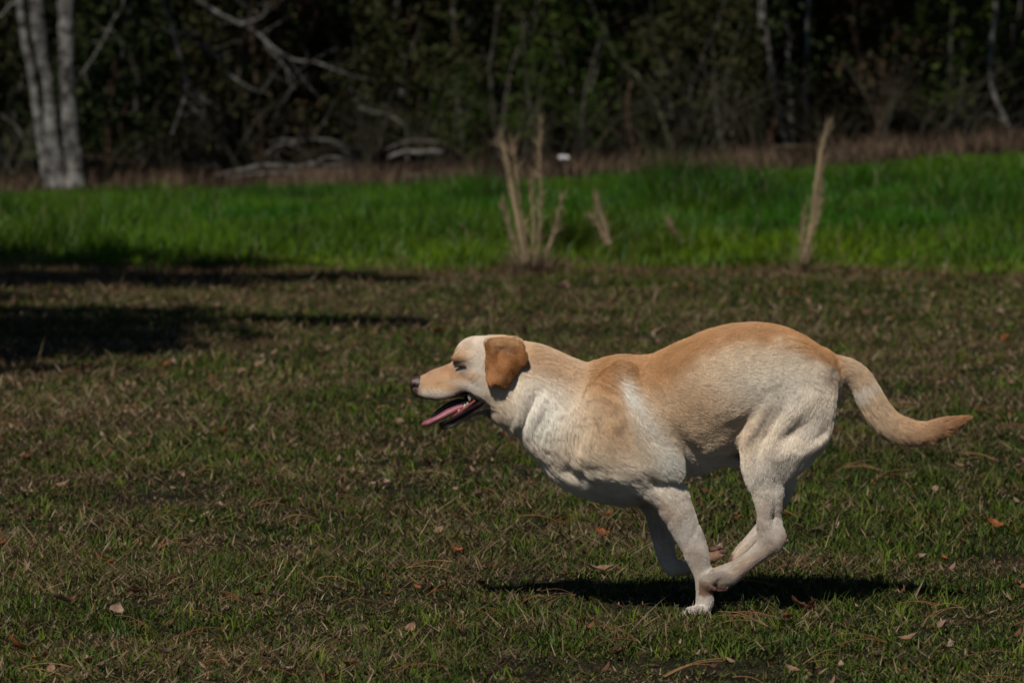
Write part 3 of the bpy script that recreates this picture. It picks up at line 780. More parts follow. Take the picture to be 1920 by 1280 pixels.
stalk_clump("tall dry straw clump with many stalks, rising behind the dog's neck", 23.7, [
    [(988, 492, 18), (975, 430, 17), (962, 370, 15), (953, 320, 13), (946, 285, 10), (938, 262, 4)],
    [(992, 495, 5), (982, 430, 4), (972, 360, 4), (966, 310, 3), (962, 275, 2)],
    [(1004, 498, 5), (1012, 430, 4), (1014, 350, 4), (1012, 290, 4), (1014, 235, 3)],
        [(1018, 500, 7), (1032, 455, 8), (1044, 415, 5), (1054, 370, 3)],
    [(1000, 498, 4), (1000, 420, 4), (996, 360, 3), (998, 330, 1)],
    [(980, 495, 4), (962, 450, 4), (948, 405, 4), (944, 385, 2)]], (1002, 503), 520, .19, .10, 3)
stalk_clump("small bent dry stalk right of the big straw clump", 24.6, [
    [(1142, 458, 12), (1134, 425, 11), (1124, 395, 9), (1117, 372, 4)],
    [(1136, 458, 7), (1122, 425, 6), (1112, 408, 3)]], (1140, 480), 70, .12, .05, 5)
stalk_clump("single tall dry stalk standing in the field at the right", 23.8, [
    [(1506, 494, 13), (1516, 450, 14), (1524, 410, 13), (1531, 350, 13), (1539, 290, 12), (1545, 262, 10), (1553, 236, 4)],
    [(1512, 494, 8), (1520, 445, 7), (1534, 400, 6), (1540, 330, 5), (1542, 280, 3)],
    [(1500, 492, 5), (1504, 440, 4), (1507, 400, 2)]], (1506, 500), 160, .18, .07, 7)
stalk_clump("short thin dry stem leaning in the green grass between the stalks", 26, [
    [(1278, 455, 6), (1266, 435, 5), (1256, 418, 3)]], (1280, 468), 18, .1, .04, 9)

# ================================================================== the dog
Y0 = 8.54; S = 843.0
def dchain(D, G, st, k, n=5, side=0, shrink=0.0):
    """st: (px,py,r,w,yc) in photo pixels of the side view; smooth union of a chain of round sections"""
    X, Yg, Z = G
    Q = []
    for px, py, r, w_, yc in st:
        p = unproj(px, py, Y0 + yc / S); Q.append((p[0], p[1], p[2], r / S - shrink, w_ / S - shrink))
    Q = smooth_path(Q, n) if len(Q) > 1 else np.array(Q * 2)
    m = .05 + k
    lo = (Q[:, :3] - np.stack([Q[:, 3], Q[:, 4], Q[:, 3]], -1)).min(0) - m
    hi = (Q[:, :3] + np.stack([Q[:, 3], Q[:, 4], Q[:, 3]], -1)).max(0) + m
    ix = slice(*np.searchsorted(X, (lo[0], hi[0]))); iy = slice(*np.searchsorted(Yg, (lo[1], hi[1]))); iz = slice(*np.searchsorted(Z, (lo[2], hi[2])))
    x = X[ix][:, None, None]; y = Yg[iy][None, :, None]; z = Z[iz][None, None, :]
    best = np.full((x.shape[0], y.shape[1], z.shape[2]), 9., np.float32)
    for a, b in zip(Q[:-1], Q[1:]):
        ab = b[:3] - a[:3]; L2 = max(ab @ ab, 1e-9)
        t = np.clip(((x - a[0]) * ab[0] + (y - a[1]) * ab[1] + (z - a[2]) * ab[2]) / L2, 0, 1)
        r = a[3] + (b[3] - a[3]) * t; w_ = a[4] + (b[4] - a[4]) * t
        dx = x - a[0] - t * ab[0]; dz = z - a[2] - t * ab[2]; dy = (y - a[1] - t * ab[1])
        q0 = np.sqrt((dx * dx + dz * dz) / r**2 + (dy / w_) ** 2)
        q1 = np.sqrt((dx * dx + dz * dz) / r**4 + dy**2 / w_**4) + 1e-6
        d = q0 * (q0 - 1) / q1
        d = np.where(q0 < .3, -np.minimum(r, w_) * .7, d)
        best = np.minimum(best, d)
    sub = D[ix, iy, iz]
    h = np.maximum(k - np.abs(sub - best), 0) / k
    D[ix, iy, iz] = np.minimum(sub, best) - h * h * k * .25

def seg_space():
    hx0 = unproj(750, 700, Y0)[0]; hx1 = unproj(1000, 700, Y0)[0]; tx = unproj(1835, 800, Y0)[0]
    X = np.concatenate([np.arange(hx0, hx1, .0024), np.arange(hx1, tx, .0038)])
    Yg = np.arange(Y0 - .165, Y0 + .166, .0031)
    Z = np.arange(-.02, unproj(1400, 590, Y0)[2], .0030)
    return X.astype(np.float32), Yg.astype(np.float32), Z.astype(np.float32)

TORSO = [(1112, 683, 922, 88), (1140, 671, 931, 95), (1164, 666, 938, 99), (1211, 665, 934, 103), (1236, 657, 916, 105), (1267, 643, 898, 107),
         (1314, 622, 890, 107), (1345, 613, 878, 104), (1366, 608, 863, 100), (1392, 605, 846, 96), (1418, 604, 834, 94), (1457, 608, 822, 92),
         (1496, 622, 812, 84), (1535, 645, 800, 68), (1557, 662, 780, 50), (1572, 695, 755, 24)]

EAR = [(905, 642), (912, 634), (925, 634), (945, 634), (966, 636), (980, 646), (987, 662), (989, 672), (984, 684), (973, 691), (965, 703), (955, 717),
       (947, 728), (936, 723), (927, 717), (919, 723), (913, 719), (910, 706), (909, 684), (910, 660)]

def poly_sdf(x, z, P):
    d = np.full(np.broadcast(x, z).shape, 1e9); s = np.ones_like(d)
    n = len(P)
    for i in range(n):
        a = P[i]; b = P[i - 1]
        ex, ez = b[0] - a[0], b[1] - a[1]; wx, wz = x - a[0], z - a[1]
        t = np.clip((wx * ex + wz * ez) / (ex * ex + ez * ez), 0, 1)
        bx, bz = wx - ex * t, wz - ez * t
        d = np.minimum(d, bx * bx + bz * bz)
        c1 = z >= a[1]; c2 = z < b[1]; c3 = ex * wz > ez * wx
        flip = (c1 & c2 & c3) | (~c1 & ~c2 & ~c3)
        s = np.where(flip, -s, s)
    return s * np.sqrt(d)

def build_field():
    X, Yg, Z = seg_space(); G = (X, Yg, Z)
    D = np.full((len(X), len(Yg), len(Z)), 9., np.float32)
    # torso: lofted ellipse sections
    T = np.array([(unproj(a, b, Y0)[0], unproj(a, b, Y0)[2], unproj(a, c, Y0)[2], w_ / S) for a, b, c, w_ in TORSO])
    Ts = smooth_path(T, 6)
    sx = np.clip(X, Ts[0, 0], Ts[-1, 0])
    top = np.interp(sx, Ts[:, 0], Ts[:, 1]); bot = np.interp(sx, Ts[:, 0], Ts[:, 2]); wd = np.interp(sx, Ts[:, 0], Ts[:, 3])
    zc = ((top + bot) / 2)[:, None, None]; hz = ((top - bot) / 2)[:, None, None]; wd = wd[:, None, None]
    z = Z[None, None, :]; y = Yg[None, :, None] - Y0
    zz = (z - zc) / hz
    wl = wd * (1 + .06 * zz - .10 * zz**2 * (zz < 0) - .08 * np.clip(zz, 0, 1) ** 2)
    q0 = np.sqrt(zz**2 + (y / wl) ** 2); q1 = np.sqrt((z - zc) ** 2 / hz**4 + y**2 / wl**4) + 1e-6
    d = q0 * (q0 - 1) / q1
    d = np.where(q0 < .3, -.04, d)
    ox = np.abs(X - sx)[:, None, None]
    d = np.where(ox > 0, np.sqrt(np.maximum(d, 0) ** 2 + ox**2) + np.minimum(d, 0) * 0, d)
    D = np.minimum(D, d).astype(np.float32)
    sym = lambda st, k, n=5: [dchain(D, G, [(a, b, r, w_, sgn * yc) for a, b, r, w_, yc in st], k, n) for sgn in (-1, 1)]
    # neck
    dchain(D, G, [(948, 698, 62, 54, 0), (988, 723, 82, 58, 0), (1034, 752, 91, 66, 0), (1076, 783, 105, 78, 0), (1120, 804, 121, 88, 0), (1160, 808, 132, 96, 0)], .03)
    # sternum / breast point
    dchain(D, G, [(1064, 866, 36, 38, 0), (1110, 886, 40, 50, 0), (1180, 898, 40, 60, 0)], .03)
    # skull
    dchain(D, G, [(893, 673, 45, 42, 0), (915, 680, 53, 50, 0), (938, 690, 60, 52, 0)], .012)
    # cheeks
    sym([(897, 716, 26, 18, 26), (922, 722, 40, 22, 30), (946, 722, 46, 20, 30)], .015)
    # muzzle
    dchain(D, G, [(784, 722, 13, 13, 0), (792, 725, 22, 18, 0), (806, 723, 27, 21, 0), (825, 719, 32, 24, 0), (843, 714, 33, 28, 0), (862, 706, 33, 33, 0), (885, 694, 38, 38, 0)], .010)
    sym([(790, 737, 9, 9, 9), (806, 737, 13, 11, 13), (826, 737, 15, 11, 17), (846, 732, 14, 10, 22), (866, 723, 14, 10, 28), (884, 727, 12, 9, 32), (900, 740, 9, 8, 34), (911, 751, 6, 6, 34)], .008)
    # brow ridges and eye sockets
    sym([(852, 672, 8, 8, 22), (866, 667, 10, 9, 28), (882, 670, 9, 8, 33)], .012)
    # lower jaw
    sym([(829, 798, 7.5, 7, 6), (842, 795, 8, 6, 12), (858, 787, 8, 6, 17), (876, 776, 8, 6, 23), (894, 766, 9, 7, 29), (908, 759, 10, 8, 31), (922, 752, 14, 10, 31)], .006)
    dchain(D, G, [(832, 801, 5, 9, 0), (850, 797, 5, 14, 0), (870, 786, 5, 18, 0), (892, 773, 8, 24, 0), (915, 762, 18, 30, 0), (940, 762, 30, 36, 0)], .008)
    # throat
    dchain(D, G, [(915, 750, 17, 28, 0), (938, 752, 28, 40, 0), (968, 764, 44, 48, 0)], .02)
    # tail
    dchain(D, G, [(1545, 692, 34, 30, 0), (1566, 694, 30, 26, 0), (1590, 699, 26, 22, 0), (1611, 713, 25, 20, 0), (1628, 740, 25, 20, 0), (1645, 769, 25, 20, 0), (1669, 795, 25, 20, 0),
                  (1699, 808, 23, 19, 0), (1731, 811, 20, 17, 0), (1760, 803, 17, 14, 0), (1785, 795, 12, 10, 0), (1803, 788, 6, 6, 0), (1812, 785, 3, 3, 0)], .02)
    # hind leg, near
    dchain(D, G, [(1490, 715, 72, 30, -46), (1496, 757, 72, 36, -50), (1478, 806, 76, 38, -54), (1452, 845, 64, 34, -56), (1438, 882, 46, 26, -57), (1439, 913, 34, 21, -57), (1442, 945, 26, 16, -57)], .03)
    dchain(D, G, [(1441, 925, 28, 19, -57), (1438, 955, 19, 14, -57), (1437, 985, 19, 14, -57), (1441, 1008, 21, 16, -57), (1432, 1028, 20, 15, -57), (1411, 1046, 18, 14, -57), (1390, 1062, 18, 15, -57), (1368, 1076, 22, 18, -57), (1350, 1083, 22, 20, -57)], .010)
    dchain(D, G, [(1446, 900, 20, 13, -57), (1454, 930, 13, 9, -57), (1457, 960, 10, 7, -57), (1459, 985, 11, 8, -57), (1462, 1006, 14, 10, -57), (1453, 1022, 15, 11, -57)], .012)
    for yc, dx in ((-71, 4), (-62, 0), (-52, 0), (-43, 4)):
        dchain(D, G, [(1356 + dx, 1076, 11, 7, yc), (1336 + dx, 1079, 13, 7, yc), (1324 + dx, 1089, 10, 6, yc), (1327 + dx, 1099, 7, 5, yc)], .0025)
    dchain(D, G, [(1352, 1100, 7, 14, -57), (1364, 1100, 6, 12, -57)], .006)
    # hind leg, far
    dchain(D, G, [(1480, 740, 66, 30, 46), (1460, 800, 66, 36, 52), (1424, 842, 50, 30, 55), (1440, 868, 36, 22, 56), (1462, 890, 22, 16, 56), (1480, 905, 13, 11, 56)], .025)
    dchain(D, G, [(1480, 905, 14, 11, 56), (1474, 922, 15, 12, 56), (1458, 950, 15, 12, 50), (1433, 985, 15, 12, 48), (1409, 1014, 15, 13, 46), (1391, 1034, 15, 16, 45), (1377, 1049, 11, 17, 45)], .008)
    # groin
    dchain(D, G, [(1340, 862, 12, 20, 0), (1366, 862, 14, 26, 4), (1384, 866, 14, 40, 12)], .02)
    # shoulder and upper arm, near and far
    sym([(1165, 700, 26, 16, 62), (1135, 760, 46, 22, 74), (1118, 826, 54, 24, 76), (1160, 862, 46, 24, 76), (1215, 872, 36, 22, 76), (1252, 876, 24, 17, 78)], .03)
    sym([(1185, 740, 26, 14, 74), (1218, 800, 34, 17, 80), (1246, 850, 30, 18, 84), (1262, 875, 21, 14, 84), (1268, 890, 12, 9, 84), (1270, 897, 6, 5, 84)], .014)
    # fore leg, near: straight to the ground
    dchain(D, G, [(1215, 890, 44, 22, -66), (1250, 922, 37, 21, -62), (1268, 955, 32, 19, -60), (1283, 987, 29, 17, -58), (1297, 1014, 27, 16, -58), (1307, 1040, 24, 15, -58), (1314, 1064, 19, 14, -58), (1318, 1085, 16, 13, -58),
                  (1321, 1105, 17, 14, -58), (1322, 1126, 18, 15, -58), (1318, 1143, 16, 17, -58)], .014)
    for yc, dx in ((-74, 5), (-64, 0), (-53, 0), (-43, 5)):
        dchain(D, G, [(1312 + dx, 1143, 11, 7, yc), (1295 + dx, 1146, 11, 7, yc), (1283 + dx, 1152, 9, 7, yc), (1274 + dx, 1157, 5, 5, yc)], .004)
    dchain(D, G, [(1325, 1150, 9, 14, -58), (1310, 1155, 6, 16, -58)], .006)
    # fore leg, far: wrist folded back
    dchain(D, G, [(1210, 900, 44, 22, 60), (1232, 945, 32, 20, 58), (1239, 985, 25, 16, 56), (1245, 1020, 21, 15, 56), (1251, 1048, 19, 14, 56), (1262, 1062, 17, 14, 56)], .014)
    dchain(D, G, [(1262, 1064, 16, 14, 56), (1285, 1064, 14, 13, 56), (1308, 1056, 13, 14, 56), (1328, 1046, 14, 17, 56), (1344, 1036, 10, 16, 56)], .008)
    for yc in (42, 51, 61, 70):
        dchain(D, G, [(1328, 1047, 8, 6, yc), (1346, 1044, 8, 6, yc), (1358, 1038, 6, 5, yc)], .004)

    # surface modelling: (px, py, angle deg, length, width, depth mm), + raises, - carves; both flanks alike
    br = [
        (1412, 802, 62, 70, 12, 8), (1440, 812, 62, 70, 12, -9), (1388, 800, 60, 50, 12, -5),      # flank fold in front of the thigh
        (1492, 806, 38, 52, 20, -13), (1478, 822, 35, 36, 16, -5),                                   # hollow of the thigh
        (1520, 838, 35, 60, 13, 6.0), (1530, 858, 35, 40, 8, -3), (1475, 850, 30, 40, 12, 2.5), (1540, 812, 50, 36, 9, -4), (1500, 770, 45, 60, 14, 3),
        (1445, 718, 0, 26, 18, 2.0), (1435, 735, 0, 12, 10, -1.5),
        (1452, 965, 85, 42, 6, -6), (1425, 965, 85, 40, 10, 1.5), (1420, 900, 70, 40, 10, 2), (1455, 905, 80, 44, 10, -3), (1447, 1020, 30, 8, 8, -1.5), (1400, 930, 80, 30, 14, 1.5),
        (1228, 905, -50, 46, 14, -11), (1285, 830, -50, 80, 14, -8), (1292, 900, 20, 22, 12, -4), (1195, 880, -30, 50, 14, 4), (1150, 905, -20, 50, 12, -4),
        (1095, 905, -20, 34, 14, 4.0), (1060, 880, -35, 36, 10, -4.5), (1120, 878, -15, 50, 11, -4.0),
        (1085, 820, 70, 60, 14, -3.5), (1040, 800, 60, 60, 18, 2.5), (1160, 790, 50, 30, 14, 2), (1195, 760, -60, 70, 9, 3.0), (1222, 745, -60, 60, 12, -4),
        (1175, 830, -45, 50, 12, -2.5), (1370, 800, 20, 60, 14, -3.5), (1340, 840, 15, 50, 12, 2),
        (990, 770, 65, 60, 9, -4), (1008, 772, 65, 60, 8, 3), (1023, 800, 65, 50, 7, -2.5), (965, 720, 80, 40, 10, -4),
        (1607, 752, 60, 24, 9, -5), (1560, 705, 80, 24, 10, -3),
        (1345, 1094, 65, 16, 4, -5), (1330, 1080, 20, 14, 3, -1.5), (1255, 975, 60, 60, 6, -1.2), (1300, 1000, 62, 60, 5, -1.5),
        (863, 687, 4, 17, 7, -2.4), (868, 696, 10, 18, 6, 1.2), (866, 677, 5, 16, 5, 1.0), (846, 690, 50, 14, 8, -2),
        (886, 712, -30, 24, 8, 1.5), (850, 742, -10, 18, 4, -1.0), (880, 720, -25, 28, 5, -1.4), (895, 735, -40, 20, 4, -1.2),
    ]
    x = X[:, None]; z = Z[None, :]
    PX, PY = proj(x, Y0 - .09, z)
    for (cx, cy, ang, L, W_, dep) in br:
        a = math.radians(-ang) if True else 0
        u = (PX - cx) * math.cos(a) + (PY - cy) * math.sin(a); v = -(PX - cx) * math.sin(a) + (PY - cy) * math.cos(a)
        g = np.exp(-(u / (L * .6)) ** 2 - (v / (W_ * .8)) ** 2)
        lat = sstep(.012, .035, np.abs(Yg - Y0)) if cx > 900 else np.ones(len(Yg)) * sstep(.004, .014, np.abs(Yg - Y0))
        if cy > 905 or (cx > 1380 and cy > 860): lat = lat * (Yg < Y0)
        g = np.where(g > .01, g, 0)
        ii = np.where(g.max(1) > 0)[0]; jj = np.where(g.max(0) > 0)[0]
        if len(ii) and len(jj):
            si, sj = slice(ii[0], ii[-1] + 1), slice(jj[0], jj[-1] + 1)
            D[si, :, sj] -= (dep * .001 * g[si, None, sj] * lat[None, :, None]).astype(np.float32)
    # gentle unevenness of skin and muscle
    q = np.stack(np.meshgrid(X[::4], Yg[::4], Z[::4], indexing='ij'), -1)
    nz = (fbm(q, 14, 4, 2) * .0016).astype(np.float32)
    nz = np.repeat(np.repeat(np.repeat(nz, 4, 0), 4, 1), 4, 2)[:D.shape[0], :D.shape[1], :D.shape[2]]
    for ax in range(3):                      # box-smooth the blocky upsample
        c = np.cumsum(np.pad(nz, [(3, 2) if a == ax else (0, 0) for a in range(3)], mode='edge'), axis=ax)
        sl = [slice(None)] * 3; sh = [slice(None)] * 3
        sl[ax] = slice(5, None); sh[ax] = slice(0, -5)
        nz = (c[tuple(sl)] - c[tuple(sh)]) / 5
    D[:nz.shape[0], :nz.shape[1], :nz.shape[2]] += nz[:D.shape[0]]
    D += .0022
    # ears: flaps hanging beside the skull
    P = [(unproj(a, b, Y0 - .07)[0], unproj(a, b, Y0 - .07)[2]) for a, b in EAR]
    ix = slice(*np.searchsorted(X, (P[0][0] - .02, unproj(1000, 700, Y0)[0])))
    zs = [q[1] for q in P]; iz = slice(*np.searchsorted(Z, (min(zs) - .02, max(zs) + .02)))
    x2, z2 = np.meshgrid(X[ix], Z[iz], indexing='ij')
    ps = poly_sdf(x2, z2, P)
    ztop = max(zs); t = np.clip((ztop - z2) / .11, 0, 1); xr = (x2 - P[0][0]) / .1
    yo = .053 + .027 * np.sin(np.clip(t * 2.6, 0, 1.57)) - .006 * t + .004 * np.sin(xr * 6) - .010 * sstep(.0, -.14, -t) * 0
    yo = yo - .012 * sstep(.25, 0, xr) * (1 - t) + .005 * np.sin(xr * 8 + t * 6) + .003 * np.sin(xr * 17 - t * 4)
    for sgn in (-1, 1):
        dl = np.abs((Yg[None, :, None] - Y0) - sgn * yo[:, None, :]) - .0040
        dp = ps[:, None, :] + .003
        de = np.sqrt(np.maximum(dl, 0) ** 2 + np.maximum(dp, 0) ** 2) + np.minimum(np.maximum(dl, dp), 0) - .0012
        # root block under the fold
        sub = D[ix, :, iz]; kk = .004
        h = np.maximum(kk - np.abs(sub - de), 0) / kk
        D[ix, :, iz] = np.minimum(sub, de) - h * h * kk * .25
        dchain(D, G, [(922, 646, 13, 14, sgn * 46), (945, 644, 13, 14, sgn * 50), (966, 650, 14, 12, sgn * 52)], .008)
    return X, Yg, Z, D

def surface_nets(X, Yg, Z, D):
    nx, ny, nz = D.shape
    ins = D < 0
    c = np.zeros((nx - 1, ny - 1, nz - 1), np.uint8)
    for a in (0, 1):
        for b in (0, 1):
            for d in (0, 1):
                c += ins[a:nx - 1 + a, b:ny - 1 + b, d:nz - 1 + d]
    act = (c > 0) & (c < 8)
    ci, cj, ck = np.nonzero(act)
    idm = np.full(act.shape, -1, np.int32); idm[ci, cj, ck] = np.arange(len(ci))
    corners = [(a, b, d) for a in (0, 1) for b in (0, 1) for d in (0, 1)]
    acc = np.zeros((len(ci), 3)); cnt = np.zeros(len(ci))
    def pos(a): return np.stack([X[ci + a[0]], Yg[cj + a[1]], Z[ck + a[2]]], -1)
    for i, a in enumerate(corners):
        for b in corners[i + 1:]:
            if sum(abs(a[q] - b[q]) for q in range(3)) != 1: continue
            va = D[ci + a[0], cj + a[1], ck + a[2]]; vb = D[ci + b[0], cj + b[1], ck + b[2]]
            m = (va < 0) != (vb < 0)
            t = np.where(m, va / np.where(m, va - vb, 1), 0)[:, None]
            acc += np.where(m[:, None], pos(a) * (1 - t) + pos(b) * t, 0); cnt += m
    V = acc / cnt[:, None]
    F = []
    for ax in range(3):
        o1, o2 = [(1, 2), (2, 0), (0, 1)][ax]
        lo = [slice(1, -1)] * 3; hi = [slice(1, -1)] * 3
        lo[ax] = slice(0, -1); hi[ax] = slice(1, None)
        A = ins[tuple(lo)]; B = ins[tuple(hi)]
        e = np.nonzero(A != B)
        idx = [e[0] + (0 if ax == 0 else 1), e[1] + (0 if ax == 1 else 1), e[2] + (0 if ax == 2 else 1)]
        dirn = A[e]
        def cell(d1, d2):
            q = [idx[0].copy(), idx[1].copy(), idx[2].copy()]; q[o1] = q[o1] - d1; q[o2] = q[o2] - d2
            return idm[q[0], q[1], q[2]]
        f = np.stack([cell(1, 1), cell(0, 1), cell(0, 0), cell(1, 0)], -1)
        f[~dirn] = f[~dirn][:, ::-1]
        F.append(f)
    F = np.concatenate(F); F = F[(F >= 0).all(1)]
    # keep the largest connected piece
    lab = np.arange(len(V))
    for _ in range(400):
        m = lab[F].min(1); new = lab.copy()
        for k in range(4): np.minimum.at(new, F[:, k], m)
        new = new[new]
        if (new == lab).all(): break
        lab = new
    main = np.bincount(lab).argmax(); kf = lab[F[:, 0]] == main
    F = F[kf]; u = np.unique(F); mp = np.full(len(V), -1); mp[u] = np.arange(len(u))
    V = V[u]; F = mp[F]
    # light smoothing
    E = np.concatenate([F[:, [0, 1]], F[:, [1, 2]], F[:, [2, 3]], F[:, [3, 0]]])
    for it in range(3):
        s = np.zeros_like(V); n = np.zeros(len(V))
        np.add.at(s, E[:, 0], V[E[:, 1]]); np.add.at(n, E[:, 0], 1)
        np.add.at(s, E[:, 1], V[E[:, 0]]); np.add.at(n, E[:, 1], 1)
        V = V * .5 + .5 * s / n[:, None]
    return V, F

def blob(px, py, cx, cy, L, W_, ang=0, soft=1.0):
    a = math.radians(-ang); u = (px - cx) * math.cos(a) + (py - cy) * math.sin(a); v = -(px - cx) * math.sin(a) + (py - cy) * math.cos(a)
    return np.exp(-((u / L) ** 2 + (v / W_) ** 2) ** 1.3)

COAT = dict(cream=(.74, .58, .40), white=(.87, .82, .72), tan=(.53, .285, .12), deep=(.40, .19, .075), orange=(.37, .15, .045), grey=(.47, .425, .375), muzz=(.36, .215, .13), leg=(.40, .36, .32),
            dark=(.05, .028, .02), black=(.016, .012, .011), brown=(.22, .12, .07), pink=(.30, .13, .12))
def coat(P):
    x, y, z = P[:, 0], P[:, 1], P[:, 2]
    px, py = proj(x, np.full_like(x, Y0 - .06), z)
    yl = np.abs(y - Y0) * S
    n1 = fbm(P, 30, 7, 3); n2 = fbm(P * np.array([1, 1, 3.]), 60, 11, 2)
    C = np.tile(np.array(COAT['cream']), (len(P), 1))
    def mix(name, wt):
        nonlocal C
        wt = np.clip(wt, 0, 1)[:, None]; C = C * (1 - wt) + np.array(COAT[name]) * wt
    tx = np.array([t[0] for t in TORSO]); tt = np.array([t[1] for t in TORSO])
    top = np.interp(px, tx, tt); dtop = py - top + 14 * n1
    # lower parts lean to white, rump and thighs too
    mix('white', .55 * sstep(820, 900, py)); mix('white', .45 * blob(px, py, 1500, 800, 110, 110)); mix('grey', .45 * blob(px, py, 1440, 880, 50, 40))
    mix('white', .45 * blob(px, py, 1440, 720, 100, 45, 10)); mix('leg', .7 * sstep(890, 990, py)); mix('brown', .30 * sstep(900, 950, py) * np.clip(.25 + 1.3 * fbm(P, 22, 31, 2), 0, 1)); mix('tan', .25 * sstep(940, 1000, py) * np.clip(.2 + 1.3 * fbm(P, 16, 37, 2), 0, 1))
    mix('white', .75 * blob(px, py, 1010, 770, 60, 85, -10)); mix('cream', .3 * blob(px, py, 1130, 860, 70, 40))
    depth = np.interp(px, [1090, 1150, 1230, 1330, 1450, 1540, 1570], [60, 95, 100, 70, 52, 40, 25])
    bk = sstep(1, .35, dtop / depth) * sstep(1075, 1130, px) * sstep(1600, 1560, px)
    mix('tan', .95 * bk); mix('deep', .3 * bk * np.clip(.6 + n2, 0, 1) * sstep(1, .2, dtop / 50))
    mix('tan', .75 * blob(px, py, 1140, 755, 42, 85, 8) * (.85 + .3 * n1)); mix('tan', .45 * blob(px, py, 1265, 735, 70, 60, -10)); mix('tan', .25 * blob(px, py, 1330, 790, 90, 60))
    mix('white', .85 * blob(px, py, 1184, 742, 42, 16, -62) * (.85 + .5 * n1)); mix('white', .55 * blob(px, py, 1216, 800, 54, 24, -60)); mix('white', .8 * blob(px, py, 1255, 862, 40, 30, -50))
    # neck
    mix('tan', .65 * blob(px, py, 1040, 685, 70, 32, -25)); mix('tan', .4 * blob(px, py, 990, 665, 30, 30))
    # tail
    tl = sstep(1575, 1600, px)
    mix('tan', tl * (.35 + .3 * sstep(1640, 1720, px))); mix('deep', tl * .85 * sstep(1690, 1800, px)); mix('white', .6 * tl * blob(px, py, 1612, 740, 14, 40, -60))
    mix('brown', .85 * np.clip(.55 + 2.2 * n2, 0, 1) * blob(px, py, 1560, 708, 11, 20, 70)); mix('dark', .6 * blob(px, py, 1561, 689, 9, 3.5, 0))
    mix('brown', .5 * blob(px, py, 1462, 945, 22, 7, 80)); mix('brown', .35 * blob(px, py, 1470, 1000, 20, 7, 80)); mix('dark', .6 * blob(px, py, 1456, 1024, 5, 4)); mix('tan', .35 * blob(px, py, 1400, 1055, 40, 14, 35))
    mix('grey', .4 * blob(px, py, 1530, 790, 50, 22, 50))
    mix('tan', .3 * blob(px, py, 1250, 950, 30, 14, -40))
    # head
    hd = sstep(960, 940, px) * sstep(775, 760, py)
    mix('grey', .35 * sstep(925, 900, px)); mix('brown', .16 * sstep(860, 820, px))
    mix('tan', .75 * blob(px, py, 812, 704, 50, 15, 22)); mix('muzz', .85 * blob(px, py, 820, 700, 48, 17, 24)); mix('muzz', .6 * blob(px, py, 832, 719, 48, 17, 5)); mix('tan', .65 * blob(px, py, 852, 706, 26, 18)); mix('tan', .55 * blob(px, py, 830, 722, 42, 14, 5))
    mix('white', .5 * blob(px, py, 893, 668, 17, 42, 0)); mix('white', .6 * blob(px, py, 862, 636, 34, 9, 38)); mix('tan', .25 * blob(px, py, 882, 660, 26, 22)); mix('tan', .55 * blob(px, py, 861, 668, 14, 12))
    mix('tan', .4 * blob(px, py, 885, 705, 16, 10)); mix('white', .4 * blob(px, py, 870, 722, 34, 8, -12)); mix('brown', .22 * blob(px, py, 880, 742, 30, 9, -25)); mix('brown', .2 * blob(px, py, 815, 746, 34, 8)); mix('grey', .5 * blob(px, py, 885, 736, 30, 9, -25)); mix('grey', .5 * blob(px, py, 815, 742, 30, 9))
    mix('tan', .55 * blob(px, py, 945, 640, 36, 12))
    # ear
    inear = (poly_sdf(px, py, EAR) < 3) & (yl > 54) & (px > 900)
    e = inear * 1.0
    mix('tan', .85 * e); mix('orange', .97 * e * sstep(636, 666, py + 16 * sstep(925, 905, px) + 14 * sstep(950, 985, px) + 8 * n1 + 6 * n2)); mix('tan', .5 * e * sstep(650, 640, py)); mix('tan', .35 * e * blob(px, py, 940, 706, 24, 12, -10)); mix('brown', .35 * e * sstep(4, 0, np.abs(poly_sdf(px, py, EAR)))); mix('deep', e * .35 * np.clip(n1 * 2, 0, 1)); mix('brown', .55 * e * blob(px, py, 952, 658, 16, 10) * np.clip(.6 + 2 * n2, 0, 1))
    # dark skin: eye rims, lips, nose side, lower jaw
    lat = (yl > 10)
    mix('dark', .9 * blob(px, py, 862, 686.3, 13, 2.4, -3) * lat); mix('brown', .5 * blob(px, py, 851, 684, 6, 7) * lat); mix('tan', .5 * blob(px, py, 850, 674, 9, 9) * lat); mix('grey', .55 * blob(px, py, 864, 697, 15, 6) * lat)
    lipx = [780, 798, 823, 842, 857, 869, 882, 894, 905, 914]; lipy = [744, 751, 753, 751, 743, 738, 738, 743, 750, 757]
    ly = np.interp(px, lipx, lipy)
    mix('dark', .9 * sstep(-4.5, -.5, py - ly) * (px < 916) * (py < 790) * (px > 775))
    mix('dark', .97 * blob(px, py, 778, 736, 9, 13, 0))
    jw = sstep(918, 902, px) * (py > 753)
    jb = np.interp(px, [820, 834, 850, 869, 886, 905, 918], [803, 806, 802, 790, 778, 767, 764])
    mix('black', .95 * jw * sstep(-3, -8, py - jb + 3 * n1)); mix('dark', .3 * jw); mix('black', .9 * jw * sstep(838, 830, px)); mix('brown', .35 * jw * sstep(-7, -2, py - jb)); mix('grey', .45 * jw * sstep(-6, -1, py - jb) * (px > 838))
    for wx, wy in ((800, 731), (808, 730), (816, 729), (802, 736), (811, 736), (820, 735), (828, 733), (806, 741), (816, 741), (826, 739)):
        mix('dark', .55 * blob(px, py, wx, wy, 2, 1.3))
    # paw pads
    mix('dark', .5 * blob(px, py, 1330, 1100, 16, 6, 20) * (y < Y0)); mix('brown', .9 * (px > 1310) * (px < 1376) * sstep(1086, 1098, py + (1345 - px) * .25 * (px < 1345)) * (py < 1112) * (y < Y0))
    mix('brown', .95 * ((px > 1312) & (px < 1380) & (py < 1064) & (y > Y0 + .03) & (py > 1010)) * 1.0)
